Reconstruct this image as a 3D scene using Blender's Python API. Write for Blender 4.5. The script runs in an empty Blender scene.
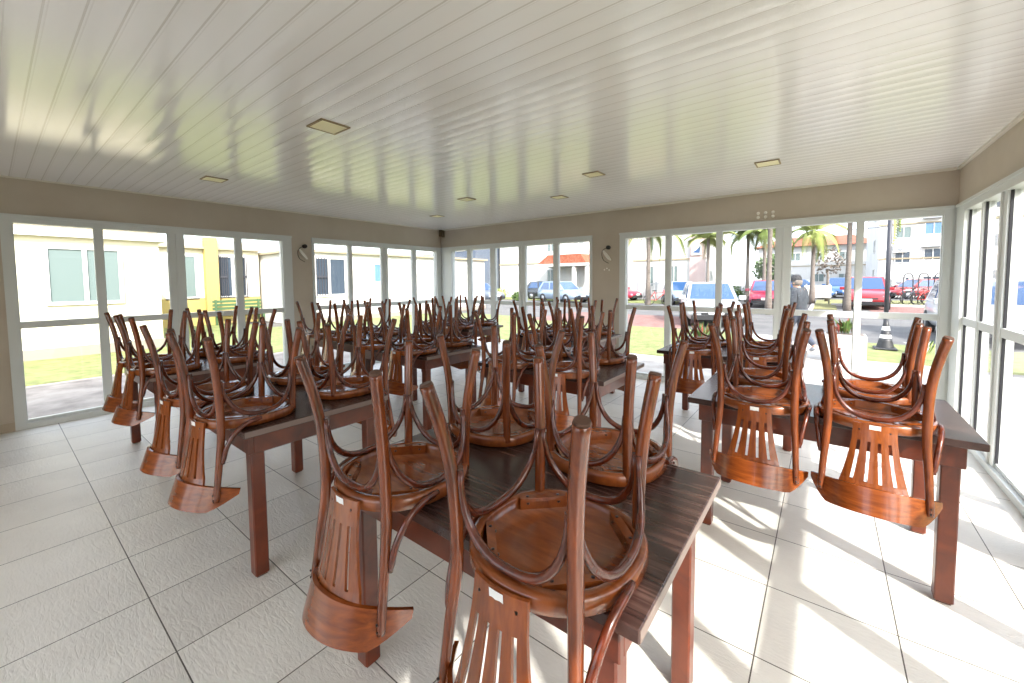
import bpy, math, random
from mathutils import Vector, Matrix
PI = math.pi
C = bpy.context.scene.collection
SC = bpy.context.scene

# ---------------------------------------------------------------- camera
cd = bpy.data.cameras.new('camera')
cam = bpy.data.objects.new('camera', cd); C.objects.link(cam); SC.camera = cam
F, CX, CY = 405.394, 510.435, 303.886
YAW, PIT, ROL = -0.66, 0.05654, -0.00838
cd.sensor_fit = 'HORIZONTAL'; cd.sensor_width = 36.0
cd.lens = F * 36.0 / 1024.0
cd.shift_x = (512 - CX) / 1024.0
cd.shift_y = -(341.5 - CY) / 1024.0
cd.clip_start = 0.02; cd.clip_end = 400
fw = Vector((math.sin(YAW) * math.cos(PIT), math.cos(YAW) * math.cos(PIT), -math.sin(PIT)))
rt = Vector((math.cos(YAW), -math.sin(YAW), 0)); up = rt.cross(fw)
r2 = rt * math.cos(ROL) + up * math.sin(ROL); u2 = -rt * math.sin(ROL) + up * math.cos(ROL)
CAMH = 1.4284
cam.matrix_world = Matrix(((r2.x, u2.x, -fw.x, 0), (r2.y, u2.y, -fw.y, 0), (r2.z, u2.z, -fw.z, CAMH), (0, 0, 0, 1)))

# ---------------------------------------------------------------- light
w = bpy.data.worlds.new('world'); SC.world = w; w.use_nodes = True
nt = w.node_tree; bg = nt.nodes['Background']
sky = nt.nodes.new('ShaderNodeTexSky'); sky.sky_type = 'NISHITA'; sky.sun_disc = False
sky.sun_elevation = math.radians(38); sky.sun_rotation = math.radians(121); sky.air_density = 1.0
sky.dust_density = 3.0; sky.ozone_density = 1.2
hz = nt.nodes.new('ShaderNodeMix'); hz.data_type = 'RGBA'; hz.inputs[0].default_value = 0.55
hz.inputs[7].default_value = (4.7, 5.0, 5.5, 1)
nt.links.new(sky.outputs[0], hz.inputs[6]); nt.links.new(hz.outputs[2], bg.inputs[0])
bg.inputs[1].default_value = 0.43
sd = bpy.data.lights.new('sun', 'SUN'); sun = bpy.data.objects.new('sun', sd); C.objects.link(sun)
sd.energy = 5.2; sd.angle = math.radians(1.2); sd.color = (1.0, 0.955, 0.90)
SUNV = Vector((0.857 * math.cos(math.radians(38)), -0.514 * math.cos(math.radians(38)), math.sin(math.radians(38))))
sun.rotation_euler = SUNV.to_track_quat('Z', 'Y').to_euler(); sun.location = (8, -5, 8)
SC.view_settings.view_transform = 'Standard'; SC.view_settings.look = 'None'
SC.view_settings.gamma = 1.0; SC.view_settings.use_curve_mapping = False
SC.view_settings.exposure = 0.95
SC.cycles.max_bounces = 10; SC.cycles.diffuse_bounces = 6; SC.cycles.glossy_bounces = 4
SC.cycles.transparent_max_bounces = 16; SC.cycles.transmission_bounces = 6
SC.cycles.caustics_reflective = False; SC.cycles.caustics_refractive = False
SC.cycles.sample_clamp_indirect = 6.0

# ---------------------------------------------------------------- materials
def s2l(c):
    return tuple(((v / 255 / 12.92) if v / 255 <= 0.04045 else ((v / 255 + 0.055) / 1.055) ** 2.4) for v in c)
def dl(c, k=0.52): return tuple(v * k for v in s2l(c))   # daylight albedo
def mat(name, col, rough=0.5, metal=0.0, coat=0.0, spec=0.5, emis=None):
    m = bpy.data.materials.new(name); m.use_nodes = True
    b = m.node_tree.nodes['Principled BSDF']
    b.inputs['Base Color'].default_value = (*col, 1); b.inputs['Roughness'].default_value = rough
    b.inputs['Metallic'].default_value = metal; b.inputs['Coat Weight'].default_value = coat
    b.inputs['Specular IOR Level'].default_value = spec
    return m
def nodes(m):
    return m.node_tree, m.node_tree.nodes, m.node_tree.links, m.node_tree.nodes['Principled BSDF']
def mnode(N, L, op, a, b=None, clamp=False):
    n = N.new('ShaderNodeMath'); n.operation = op; n.use_clamp = clamp
    for i, v in enumerate((a, b)):
        if v is None: continue
        if isinstance(v, (int, float)): n.inputs[i].default_value = v
        else: L.new(v, n.inputs[i])
    return n.outputs[0]
def ramp(N, L, fac, stops):
    r = N.new('ShaderNodeValToRGB'); L.new(fac, r.inputs[0]); e = r.color_ramp.elements
    while len(e) < len(stops): e.new(0.5)
    for k, (p, c) in zip(e, stops): k.position = p; k.color = (*c, 1)
    return r.outputs[0]
def coords(N, L, scale=(1, 1, 1), kind='Object'):
    t = N.new('ShaderNodeTexCoord'); m = N.new('ShaderNodeMapping'); m.inputs['Scale'].default_value = scale
    if kind == 'World':
        g = N.new('ShaderNodeNewGeometry'); L.new(g.outputs['Position'], m.inputs[0])
    else: L.new(t.outputs[kind], m.inputs[0])
    return m.outputs[0]
def noise(N, L, vec, scale, detail=4, rough=0.55, dist=0.0):
    n = N.new('ShaderNodeTexNoise'); L.new(vec, n.inputs['Vector']); n.inputs['Scale'].default_value = scale
    n.inputs['Detail'].default_value = detail; n.inputs['Roughness'].default_value = rough
    n.inputs['Distortion'].default_value = dist
    return n.outputs['Fac']
def bump(N, L, b, h, strength, dist=0.01):
    n = N.new('ShaderNodeBump'); n.inputs['Strength'].default_value = strength; n.inputs['Distance'].default_value = dist
    L.new(h, n.inputs['Height']); L.new(n.outputs[0], b.inputs['Normal'])
def noisy(name, c1, c2, scale, rough=0.8, stretch=(1, 1, 1), kind='World', bmp=0.0, bd=0.01, lo=0.35, hi=0.65, **k):
    m = mat(name, c1, rough, **k); t, N, L, b = nodes(m)
    f = noise(N, L, coords(N, L, stretch, kind), scale)
    L.new(ramp(N, L, f, [(lo, c1), (hi, c2)]), b.inputs['Base Color'])
    if bmp: bump(N, L, b, f, bmp, bd)
    return m

def wood_mat(name, dark, light, stretch, rough=0.27, coat=0.45, kind='Object', scale=9):
    m = mat(name, light, rough, coat=coat); t, N, L, b = nodes(m)
    v = coords(N, L, stretch, kind)
    f = noise(N, L, v, scale, 5, 0.6, 0.6)
    f2 = noise(N, L, coords(N, L, (1, 1, 1), kind), 2.5, 2)
    s = mnode(N, L, 'ADD', mnode(N, L, 'MULTIPLY', f, 0.65), mnode(N, L, 'MULTIPLY', f2, 0.35))
    L.new(ramp(N, L, s, [(0.3, dark), (0.68, light)]), b.inputs['Base Color'])
    b.inputs['Coat Roughness'].default_value = 0.12
    return m
M = {}
WD, WL = s2l((50, 18, 8)), s2l((142, 70, 30))
M['leg_wood'] = wood_mat('varnished leg wood', WD, WL, (5, 5, 0.6))
M['bent_wood'] = wood_mat('bent varnished wood', s2l((42, 14, 7)), s2l((108, 44, 19)), (3, 3, 3))
M['seat_wood'] = wood_mat('seat wood', s2l((84, 36, 14)), s2l((144, 76, 32)), (1, 6, 2), scale=6)
M['crest_wood'] = wood_mat('crest wood', s2l((88, 37, 12)), s2l((156, 80, 30)), (0.8, 3, 8), scale=8)
M['splat_wood'] = wood_mat('splat wood', s2l((90, 38, 13)), s2l((152, 79, 30)), (6, 3, 0.7), scale=8)
M['table_wood'] = wood_mat('table frame wood', s2l((56, 20, 9)), s2l((118, 50, 20)), (1, 1, 1), rough=0.35, coat=0.2, scale=7)
M['foot'] = mat('dark foot cap', s2l((84, 56, 42)), 0.6)
M['screw'] = mat('screw', s2l((40, 28, 22)), 0.4, metal=0.6)
M['sticker'] = mat('white sticker', s2l((240, 240, 238)), 0.5)

def top_mat():
    m = mat('dark wood laminate', (0.05, 0.03, 0.03), 0.27); t, N, L, b = nodes(m)
    f = noise(N, L, coords(N, L, (0.9, 26, 1)), 3.0, 6, 0.65, 0.3)
    g = noise(N, L, coords(N, L, (0.5, 5, 1)), 2.0, 3)
    s = mnode(N, L, 'ADD', mnode(N, L, 'MULTIPLY', f, 0.7), mnode(N, L, 'MULTIPLY', g, 0.3))
    L.new(ramp(N, L, s, [(0.32, s2l((28, 17, 16))), (0.5, s2l((58, 39, 35))), (0.68, s2l((98, 74, 66)))]), b.inputs['Base Color'])
    return m
M['table_top'] = top_mat()
M['glare_edge'] = mat('sun glare edge taupe', s2l((118, 100, 92)), 0.35)  # taupe paler than the top: sun glare put into the edge colour

TILE, TX, TY = 0.4445, 0.270, 0.381
def floor_mat():
    m = mat('floor tile', (0.6, 0.58, 0.54), 0.42); t, N, L, b = nodes(m)
    v = coords(N, L, (1, 1, 1), 'World'); sp = N.new('ShaderNodeSeparateXYZ'); L.new(v, sp.inputs[0])
    def line(o, off):
        a = mnode(N, L, 'DIVIDE', mnode(N, L, 'SUBTRACT', o, off - TILE * 40), TILE)
        fr = mnode(N, L, 'FRACT', a)
        d = mnode(N, L, 'ABSOLUTE', mnode(N, L, 'SUBTRACT', fr, 0.5))
        return mnode(N, L, 'GREATER_THAN', d, 0.5 - 0.0055), mnode(N, L, 'FLOOR', a)
    lx, ix = line(sp.outputs[0], TX); ly, iy = line(sp.outputs[1], TY)
    g = mnode(N, L, 'MAXIMUM', lx, ly)
    cb = N.new('ShaderNodeCombineXYZ'); L.new(ix, cb.inputs[0]); L.new(iy, cb.inputs[1])
    wn = N.new('ShaderNodeTexWhiteNoise'); wn.noise_dimensions = '3D'; L.new(cb.outputs[0], wn.inputs['Vector'])
    cl = noise(N, L, v, 3.0, 5)
    f = mnode(N, L, 'ADD', mnode(N, L, 'MULTIPLY', wn.outputs['Value'], 0.3), mnode(N, L, 'MULTIPLY', cl, 0.7))
    base = ramp(N, L, f, [(0.25, s2l((210, 205, 196))), (0.75, s2l((231, 227, 218)))])
    mx = N.new('ShaderNodeMix'); mx.data_type = 'RGBA'; L.new(g, mx.inputs[0]); L.new(base, mx.inputs[6])
    mx.inputs[7].default_value = (*s2l((84, 76, 66)), 1); L.new(mx.outputs[2], b.inputs['Base Color'])
    # slate-like relief
    h1 = noise(N, L, coords(N, L, (14, 48, 1), 'World'), 1.0, 5, 0.6, 1.2)
    h2 = noise(N, L, coords(N, L, (60, 90, 1), 'World'), 1.0, 3, 0.5, 0.5)
    h = mnode(N, L, 'ADD', h1, mnode(N, L, 'MULTIPLY', h2, 0.45))
    h = mnode(N, L, 'SUBTRACT', h, mnode(N, L, 'MULTIPLY', g, 0.6))
    bump(N, L, b, h, 0.62, 0.006)
    L.new(ramp(N, L, h1, [(0.3, (0.5,) * 3), (0.7, (0.3,) * 3)]), b.inputs['Roughness'])
    return m
M['floor'] = floor_mat()

def ceil_mat():
    m = mat('ceiling lining', s2l((242, 241, 240)), 0.16, spec=0.85); t, N, L, b = nodes(m)
    v = coords(N, L, (1, 1, 1), 'World'); sp = N.new('ShaderNodeSeparateXYZ'); L.new(v, sp.inputs[0])
    fr = mnode(N, L, 'FRACT', mnode(N, L, 'DIVIDE', mnode(N, L, 'ADD', sp.outputs[1], 10.0 - 0.062), 0.1022))
    d = mnode(N, L, 'ABSOLUTE', mnode(N, L, 'SUBTRACT', fr, 0.5))
    g = mnode(N, L, 'GREATER_THAN', d, 0.465)
    d2 = mnode(N, L, 'ABSOLUTE', mnode(N, L, 'SUBTRACT', fr, 0.12))
    g2 = mnode(N, L, 'MULTIPLY', mnode(N, L, 'LESS_THAN', d2, 0.02), 0.35)
    gg = mnode(N, L, 'MAXIMUM', g, g2)
    base = ramp(N, L, gg, [(0, s2l((242, 241, 240))), (1, s2l((218, 215, 211)))])
    L.new(base, b.inputs['Base Color'])
    ht = mnode(N, L, 'SUBTRACT', mnode(N, L, 'MULTIPLY', mnode(N, L, 'COSINE', mnode(N, L, 'MULTIPLY', mnode(N, L, 'SUBTRACT', fr, 0.5), 2 * PI)), 0.25), gg)
    wv = noise(N, L, coords(N, L, (0.6, 3, 1), 'World'), 1.5, 2)
    ht = mnode(N, L, 'ADD', ht, mnode(N, L, 'MULTIPLY', wv, 1.5))
    bump(N, L, b, ht, 0.45, 0.004)
    return m
M['ceiling'] = ceil_mat()
M['wall'] = noisy('wall paint', s2l((182, 171, 155)), s2l((189, 179, 164)), 2.0, 0.75)
M['trim_white'] = mat('trim paint', s2l((214, 210, 198)), 0.5)
M['alu'] = mat('painted aluminium', s2l((206, 210, 208)), 0.35)
M['gasket'] = mat('black gasket', s2l((30, 30, 36)), 0.6)
M['base_tile'] = mat('baseboard tile', s2l((172, 158, 138)), 0.5)
def glass_mat(name, tint=(0.97, 0.985, 0.98)):
    m = bpy.data.materials.new(name); m.use_nodes = True; N = m.node_tree.nodes; L = m.node_tree.links
    for n in list(N): N.remove(n)
    o = N.new('ShaderNodeOutputMaterial'); tr = N.new('ShaderNodeBsdfTransparent'); gl = N.new('ShaderNodeBsdfGlossy')
    tr.inputs[0].default_value = (*tint, 1); gl.inputs['Roughness'].default_value = 0.02
    fr = N.new('ShaderNodeFresnel'); ge = N.new('ShaderNodeNewGeometry'); mi = N.new('ShaderNodeMapRange')
    mi.inputs['To Min'].default_value = 1.45; mi.inputs['To Max'].default_value = 1 / 1.45
    L.new(ge.outputs['Backfacing'], mi.inputs['Value']); L.new(mi.outputs[0], fr.inputs[0]); mx = N.new('ShaderNodeMixShader')
    L.new(fr.outputs[0], mx.inputs[0]); L.new(tr.outputs[0], mx.inputs[1]); L.new(gl.outputs[0], mx.inputs[2])
    L.new(mx.outputs[0], o.inputs[0]); return m
M['glass'] = glass_mat('window glass')
M['lamp_cream'] = mat('cream lamp cover', s2l((246, 238, 196)), 0.5)
M['lamp_frame'] = mat('brown lamp frame', s2l((150, 132, 100)), 0.6)
M['black'] = mat('black plastic', s2l((28, 26, 26)), 0.5)
M['white_pl'] = mat('white plastic', s2l((225, 222, 214)), 0.5)
M['plaster_patch'] = mat('white plaster patch', s2l((232, 228, 220)), 0.7)
M['brown_box'] = mat('brown box', s2l((104, 88, 68)), 0.6)
# outside
M['concrete'] = noisy('weathered concrete', dl((126, 117, 110), 0.95), dl((164, 155, 146), 0.95), 3.0, 0.9, bmp=0.3)
M['paving'] = noisy('pale paving', s2l((150, 143, 136)), s2l((176, 170, 162)), 2.5, 0.9, bmp=0.2)
M['asphalt'] = noisy('asphalt', dl((118, 116, 116)), dl((140, 138, 136)), 1.2, 0.9)
M['red_paving'] = noisy('red block paving', dl((150, 106, 98)), dl((176, 134, 124)), 5, 0.9)
M['grass'] = noisy('lawn grass', dl((132, 142, 80), 0.52), dl((174, 182, 110), 0.52), 6, 0.9, bmp=0.6, bd=0.03)
M['dry_grass'] = noisy('dry grass', dl((140, 142, 86)), dl((176, 172, 112)), 4, 0.9, bmp=0.5, bd=0.03)
M['cream'] = noisy('cream render', dl((228, 218, 190), 0.78), dl((236, 228, 202), 0.78), 0.7, 0.85)
M['white_r'] = noisy('white render', dl((226, 224, 218), 0.72), dl((236, 234, 230), 0.72), 0.7, 0.85)
M['pink_r'] = noisy('pink render', dl((222, 196, 192), 0.68), dl((230, 206, 200), 0.68), 0.7, 0.85)
M['yellow_r'] = mat('yellow render', dl((226, 200, 120)), 0.8)
M['tan_r'] = mat('tan render', dl((208, 192, 160)), 0.8)
M['grey_r'] = mat('grey blue render', dl((110, 122, 140)), 0.8)
M['roof_red'] = noisy('red roof tile', dl((176, 92, 62)), dl((202, 122, 90)), 6, 0.8)
M['stone_base'] = mat('plinth', dl((190, 174, 160)), 0.85)
M['pane_grey'] = mat('grey green pane', dl((124, 140, 138), 0.7), 0.15)
M['pane_dark'] = mat('dark pane', s2l((62, 72, 84)), 0.12)
M['pane_blue'] = mat('blue pane', dl((120, 164, 206)), 0.15)
M['bar'] = mat('iron bar', s2l((52, 52, 60)), 0.5)
M['green_paint'] = mat('green bench paint', dl((92, 128, 84)), 0.6)
M['trunk'] = noisy('palm trunk bark', dl((130, 118, 108)), dl((168, 156, 146)), 9, 0.9, stretch=(1, 1, 4))
M['frond'] = mat('palm frond', dl((140, 158, 84), 0.7), 0.6)
M['frond_pale'] = mat('pale palm frond', dl((168, 180, 104), 0.75), 0.6)
M['leaf'] = mat('green leaf', dl((92, 124, 50)), 0.6)
M['leaf_red'] = mat('reddish leaf', dl((190, 96, 84)), 0.6)
M['tyre'] = mat('tyre rubber', s2l((34, 34, 36)), 0.8)
M['hub'] = mat('wheel hub', s2l((170, 172, 176)), 0.35, metal=0.6)
M['car_glass'] = mat('car glass', s2l((46, 74, 112)), 0.08, coat=0.5)
M['car_trim'] = mat('dark car trim', s2l((40, 40, 42)), 0.5)
M['headlight'] = mat('headlight', s2l((226, 230, 232)), 0.15, coat=0.5)
M['plate'] = mat('number plate', s2l((214, 216, 216)), 0.4)
for nm, c in dict(white=(232, 236, 238), pink=(206, 34, 74), red=(196, 30, 42), blue=(60, 112, 176), grey=(120, 130, 144), dark=(52, 58, 68), silver=(176, 196, 216)).items():
    M['car_' + nm] = mat(nm + ' car paint', dl(c), 0.3, coat=0.6)
M['bike_red'] = mat('red bicycle paint', s2l((206, 58, 48)), 0.4)
M['tile_porch'] = M['roof_red']
M['bike_dark'] = mat('dark bicycle paint', s2l((56, 58, 72)), 0.4)
M['jacket'] = noisy('charcoal jacket', s2l((44, 48, 54)), s2l((58, 62, 68)), 20, 0.85)
M['jeans'] = mat('grey blue jeans', s2l((72, 78, 92)), 0.85)
M['skin'] = mat('skin', s2l((196, 146, 122)), 0.6)
M['cap'] = mat('dark cap', s2l((34, 32, 34)), 0.8)
M['sneaker'] = mat('pale sneaker', s2l((150, 152, 158)), 0.7)

# ---------------------------------------------------------------- mesh helpers
class MB:
    def __init__(s): s.v, s.f, s.mi, s.sm = [], [], [], []
    def add(s, vs, fs, smooth=False, mi=0):
        o = len(s.v); s.v += [tuple(p) for p in vs]
        for f in fs: s.f.append([i + o for i in f]); s.mi.append(mi); s.sm.append(smooth)
        return s
    def box(s, a, b, mi=0, R=None):
        x0, y0, z0 = a; x1, y1, z1 = b
        vs = [(x0, y0, z0), (x1, y0, z0), (x1, y1, z0), (x0, y1, z0), (x0, y0, z1), (x1, y0, z1), (x1, y1, z1), (x0, y1, z1)]
        if R is not None: vs = [tuple(R @ Vector(p)) for p in vs]
        return s.add(vs, [(0, 3, 2, 1), (4, 5, 6, 7), (0, 1, 5, 4), (1, 2, 6, 5), (2, 3, 7, 6), (3, 0, 4, 7)], mi=mi)
    def cbox(s, a, b, c=0.004, mi=0):
        # box with chamfered vertical edges and rims
        x0, y0, z0 = a; x1, y1, z1 = b
        def ring(z, k):
            return [(x0 + k + c, y0 + k, z), (x1 - k - c, y0 + k, z), (x1 - k, y0 + k + c, z), (x1 - k, y1 - k - c, z),
                    (x1 - k - c, y1 - k, z), (x0 + k + c, y1 - k, z), (x0 + k, y1 - k - c, z), (x0 + k, y0 + k + c, z)]
        rings = [ring(z0, c), ring(z0 + c, 0), ring(z1 - c, 0), ring(z1, c)]
        vs = [p for r in rings for p in r]; fs = []
        for k in range(3):
            for i in range(8):
                j = (i + 1) % 8; fs.append((k * 8 + i, k * 8 + j, k * 8 + 8 + j, k * 8 + 8 + i))
        fs.append(tuple(range(7, -1, -1))); fs.append(tuple(range(24, 32)))
        return s.add(vs, fs, mi=mi)
    def tube(s, pts, rad, n=8, cap=True, mi=0, flat=1.0):
        pts = [Vector(p) for p in pts]; m = len(pts)
        rs = rad if isinstance(rad, (list, tuple)) else [rad] * m
        vs = []; prev = None
        for i, p in enumerate(pts):
            t = (pts[min(i + 1, m - 1)] - pts[max(i - 1, 0)]).normalized()
            if prev is None:
                a = Vector((0, 0, 1)) if abs(t.z) < 0.9 else Vector((1, 0, 0)); u = t.cross(a).normalized()
            else: u = (prev - t * prev.dot(t)).normalized()
            prev = u; v = t.cross(u)
            for k in range(n):
                an = 2 * PI * k / n; vs.append(p + u * math.cos(an) * rs[i] + v * math.sin(an) * rs[i] * flat)
        fs = []
        for i in range(m - 1):
            for k in range(n):
                j = (k + 1) % n; fs.append((i * n + k, i * n + j, (i + 1) * n + j, (i + 1) * n + k))
        s.add(vs, fs, True, mi)
        if cap:
            o = len(s.v) - len(vs)
            s.f.append([o + k for k in range(n - 1, -1, -1)]); s.mi.append(mi); s.sm.append(False)
            s.f.append([o + (m - 1) * n + k for k in range(n)]); s.mi.append(mi); s.sm.append(False)
        return s
    def lathe(s, prof, n=16, c=(0, 0, 0), axis='z', mi=0):
        vs = []; 
        for r, z in prof:
            for k in range(n):
                a = 2 * PI * k / n; x, y = r * math.cos(a), r * math.sin(a)
                p = (x, y, z) if axis == 'z' else ((x, z, y) if axis == 'y' else (z, x, y))
                vs.append((p[0] + c[0], p[1] + c[1], p[2] + c[2]))
        fs = []
        for i in range(len(prof) - 1):
            for k in range(n):
                j = (k + 1) % n; fs.append((i * n + k, i * n + j, (i + 1) * n + j, (i + 1) * n + k))
        return s.add(vs, fs, True, mi)
    def prism(s, poly, z0, z1, mi=0, fn=None):
        # poly in 2D extruded; fn maps (a,b,c)->xyz
        fn = fn or (lambda a, b, c: (a, b, c)); n = len(poly)
        vs = [fn(a, b, z0) for a, b in poly] + [fn(a, b, z1) for a, b in poly]
        fs = [tuple(range(n - 1, -1, -1)), tuple(range(n, 2 * n))] + [(i, (i + 1) % n, n + (i + 1) % n, n + i) for i in range(n)]
        return s.add(vs, fs, mi=mi)
    def build(s, name, mats, parent=None, loc=(0, 0, 0), rot=(0, 0, 0)):
        me = bpy.data.meshes.new(name); me.from_pydata([tuple(p) for p in s.v], [], s.f)
        if not isinstance(mats, (list, tuple)): mats = [mats]
        for m in mats: me.materials.append(m)
        me.polygons.foreach_set('material_index', s.mi); me.polygons.foreach_set('use_smooth', s.sm)
        import bmesh
        b = bmesh.new(); b.from_mesh(me); bmesh.ops.recalc_face_normals(b, faces=b.faces); b.to_mesh(me); b.free()
        o = bpy.data.objects.new(name, me); C.objects.link(o); o.location = loc; o.rotation_euler = rot
        if parent is not None: o.parent = parent
        return o
def tag(o, label=None, cat=None, group=None, kind=None):
    if label: o['label'] = label
    if cat: o['category'] = cat
    if group: o['group'] = group
    if kind: o['kind'] = kind
    return o
def empty(name, loc=(0, 0, 0), rz=0.0):
    o = bpy.data.objects.new(name, None); C.objects.link(o); o.location = loc; o.rotation_euler = (0, 0, rz)
    o.empty_display_size = 0.1; return o
def copy_tree(o, parent=None):
    c = o.copy(); C.objects.link(c); c.parent = parent
    for ch in list(o.children): copy_tree(ch, c)
    return c
def kids(o, out):
    for ch in o.children: out.append(ch); kids(ch, out)
    return out
def catmull(P, n=6):
    P = [Vector(p) for p in P]; out = []
    for i in range(len(P) - 1):
        p0 = P[max(i - 1, 0)]; p1 = P[i]; p2 = P[i + 1]; p3 = P[min(i + 2, len(P) - 1)]
        for k in range(n):
            t = k / n
            out.append(0.5 * ((2 * p1) + (p2 - p0) * t + (2 * p0 - 5 * p1 + 4 * p2 - p3) * t * t + (3 * p1 - p0 - 3 * p2 + p3) * t ** 3))
    out.append(P[-1]); return out

# ---------------------------------------------------------------- room shell
XA, YB, XR, ZC, ZW = -6.23, 5.724, 0.985, 2.4726, 2.107
YF = -1.8; WT = 0.16
def struct(name, mb, m): return tag(mb.build(name, m), kind='structure')
struct('floor', MB().box((XA - WT, YF - WT, -0.12), (XR + WT, YB + WT, 0)), M['floor'])
struct('ceiling', MB().box((XA - WT, YF - WT, ZC), (XR + WT, YB + WT, ZC + 0.12)), M['ceiling'])
b = MB(); b.box((XA - WT, YF - WT, ZW), (XA, YB + WT, ZC)); b.box((XA - WT, YF - WT, 0), (XA, 0.10, ZW))
b.box((XA - WT, 2.775, 0), (XA, 3.07, ZW)); struct('wall_left', b, M['wall'])
b = MB(); b.box((XA, YB, ZW), (XR, YB + WT, ZC)); b.box((-2.84, YB, 0), (-2.40, YB + WT, ZW)); struct('wall_back', b, M['wall'])
b = MB(); b.box((XR, YF - WT, ZW), (XR + WT, YB + WT, ZC)); b.box((XR, 2.98, 0), (XR + WT, 3.17, ZW)); b.box((XR, YF - WT, 0), (XR + WT, -0.6, ZW))
struct('wall_right', b, M['wall'])
b = MB(); b.box((XA, YF - WT, ZW), (XR, YF, ZC)); b.box((XA, YF - WT, 0), (-3.2, YF, ZW)); b.box((-0.1, YF - WT, 0), (XR, YF, ZW))
struct('wall_front', b, M['wall'])
struct('baseboard_left', MB().box((XA, YF, 0), (XA + 0.012, 0.10, 0.09)), M['base_tile'])
struct('baseboard_back', MB().box((-2.84, YB - 0.012, 0), (-2.40, YB, 0.07)), M['base_tile'])
b = MB()
b.box((XA, YB - 0.025, ZC - 0.022), (XR, YB, ZC)); struct('trim_1', b, M['trim_white'])
struct('trim_2', MB().box((XR - 0.025, YF, ZC - 0.022), (XR, YB, ZC)), M['trim_white'])
struct('trim_3', MB().box((XA, YF, ZC - 0.014), (XA + 0.015, YB, ZC)), M['trim_white'])

struct('trim_4', MB().box((XA - WT, 5.70, 0), (XA, YB + WT, ZW)).box((XA, YB + 0.001, 0), (-6.21, YB + WT, ZW)), M['alu'])
struct('trim_5', MB().box((XR, 5.70, 0), (XR + WT, YB + WT, ZW)).box((0.955, YB + 0.001, 0), (XR, YB + WT, ZW)), M['alu'])
def window(n, axis, c, out, a0, a1, posts, jambs=(0.06, 0.06), z1=ZW, zm=1.0325):
    """axis: direction the wall runs; c: wall face coordinate; out: +1/-1 outward along the other axis"""
    root = tag(empty('window_%d' % n, (0, 0, 0)), kind='structure')
    def bx(mb, s0, s1, d0, d1, z0, zz):
        d0, d1 = sorted((c + out * d0, c + out * d1))
        if axis == 'x': mb.box((s0, d0, z0), (s1, d1, zz))
        else: mb.box((d0, s0, z0), (d1, s1, zz))
    f = MB()
    bx(f, a0, a0 + jambs[0], -0.012, 0.10, 0, z1); bx(f, a1 - jambs[1], a1, -0.012, 0.10, 0, z1)
    bx(f, a0 + jambs[0], a1 - jambs[1], -0.011, 0.10, z1 - 0.075, z1 - 0.001); bx(f, a0 + jambs[0], a1 - jambs[1], -0.011, 0.10, 0, 0.055)
    bx(f, a0 - 0.004, a1 + 0.004, -0.022, -0.0125, z1 - 0.018, z1 + 0.008)
    f.build('window_frame', M['alu'], root)
    edges = [a0 + jambs[0]]
    for p, w_ in posts:
        pm = MB(); bx(pm, p - w_ / 2, p + w_ / 2, 0.005, 0.075, 0.055, z1 - 0.075)
        if w_ > 0.11: bx(pm, p - 0.006, p + 0.006, -0.006, 0.006, 0.055, z1 - 0.075)
        pm.build('mullion', M['alu'], root)
        edges += [p - w_ / 2, p + w_ / 2]
    edges.append(a1 - jambs[1])
    for i in range(0, len(edges), 2):
        e0, e1 = edges[i], edges[i + 1]
        r_ = MB(); bx(r_, e0, e1, 0.01, 0.065, zm - 0.033, zm + 0.033); bx(r_, e0, e1, 0.02, 0.06, 0.0551, 0.085)
        r_.build('rail', M['alu'], root)
        for (za, zb) in ((0.07, zm - 0.03), (zm + 0.03, z1 - 0.07)):
            g = MB()
            if axis == 'x': g.add([(e0, c + out * 0.04, za), (e1, c + out * 0.04, za), (e1, c + out * 0.04, zb), (e0, c + out * 0.04, zb)], [(0, 1, 2, 3)])
            else: g.add([(c + out * 0.04, e0, za), (c + out * 0.04, e1, za), (c + out * 0.04, e1, zb), (c + out * 0.04, e0, zb)], [(0, 1, 2, 3)])
            g.build('glass_pane', M['glass'], root)
        k = MB()
        for e, sg in ((e0, 1), (e1, -1)):
            ea, eb = sorted((e, e + sg * 0.008)); bx(k, ea, eb, 0.018, 0.034, 0.08, z1 - 0.075)
        k.build('gasket', M['gasket'] if n in (5, 6) else M['alu'], root)
    return root
window(1, 'y', XA, -1, 0.10, 2.775, [(0.765, 0.06), (1.43, 0.15), (2.095, 0.075)], (0.075, 0.13))
window(2, 'y', XA, -1, 3.07, 5.70, [(3.72, 0.06), (4.385, 0.12), (5.05, 0.085)], (0.04, 0.10))
window(3, 'x', YB, 1, -6.21, -2.84, [(-5.46, 0.09), (-4.86, 0.11), (-4.19, 0.14), (-3.505, 0.09)], (0.28, 0.045))
window(4, 'x', YB, 1, -2.40, 0.955, [(-1.71, 0.07), (-1.08, 0.06), (-0.40, 0.145), (0.28, 0.05)], (0.09, 0.06))
window(5, 'y', XR, 1, 3.17, 5.70, [(3.72, 0.08), (4.47, 0.15), (4.97, 0.05)], (0.05, 0.28))
window(6, 'y', XR, 1, -0.60, 2.98, [(2.20, 0.09), (1.56, 0.11), (0.86, 0.09), (0.15, 0.12)], (0.06, 0.06))
window(7, 'x', YF, -1, -3.20, -0.10, [(-2.4, 0.09), (-1.25, 0.12)], (0.06, 0.06))

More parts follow.
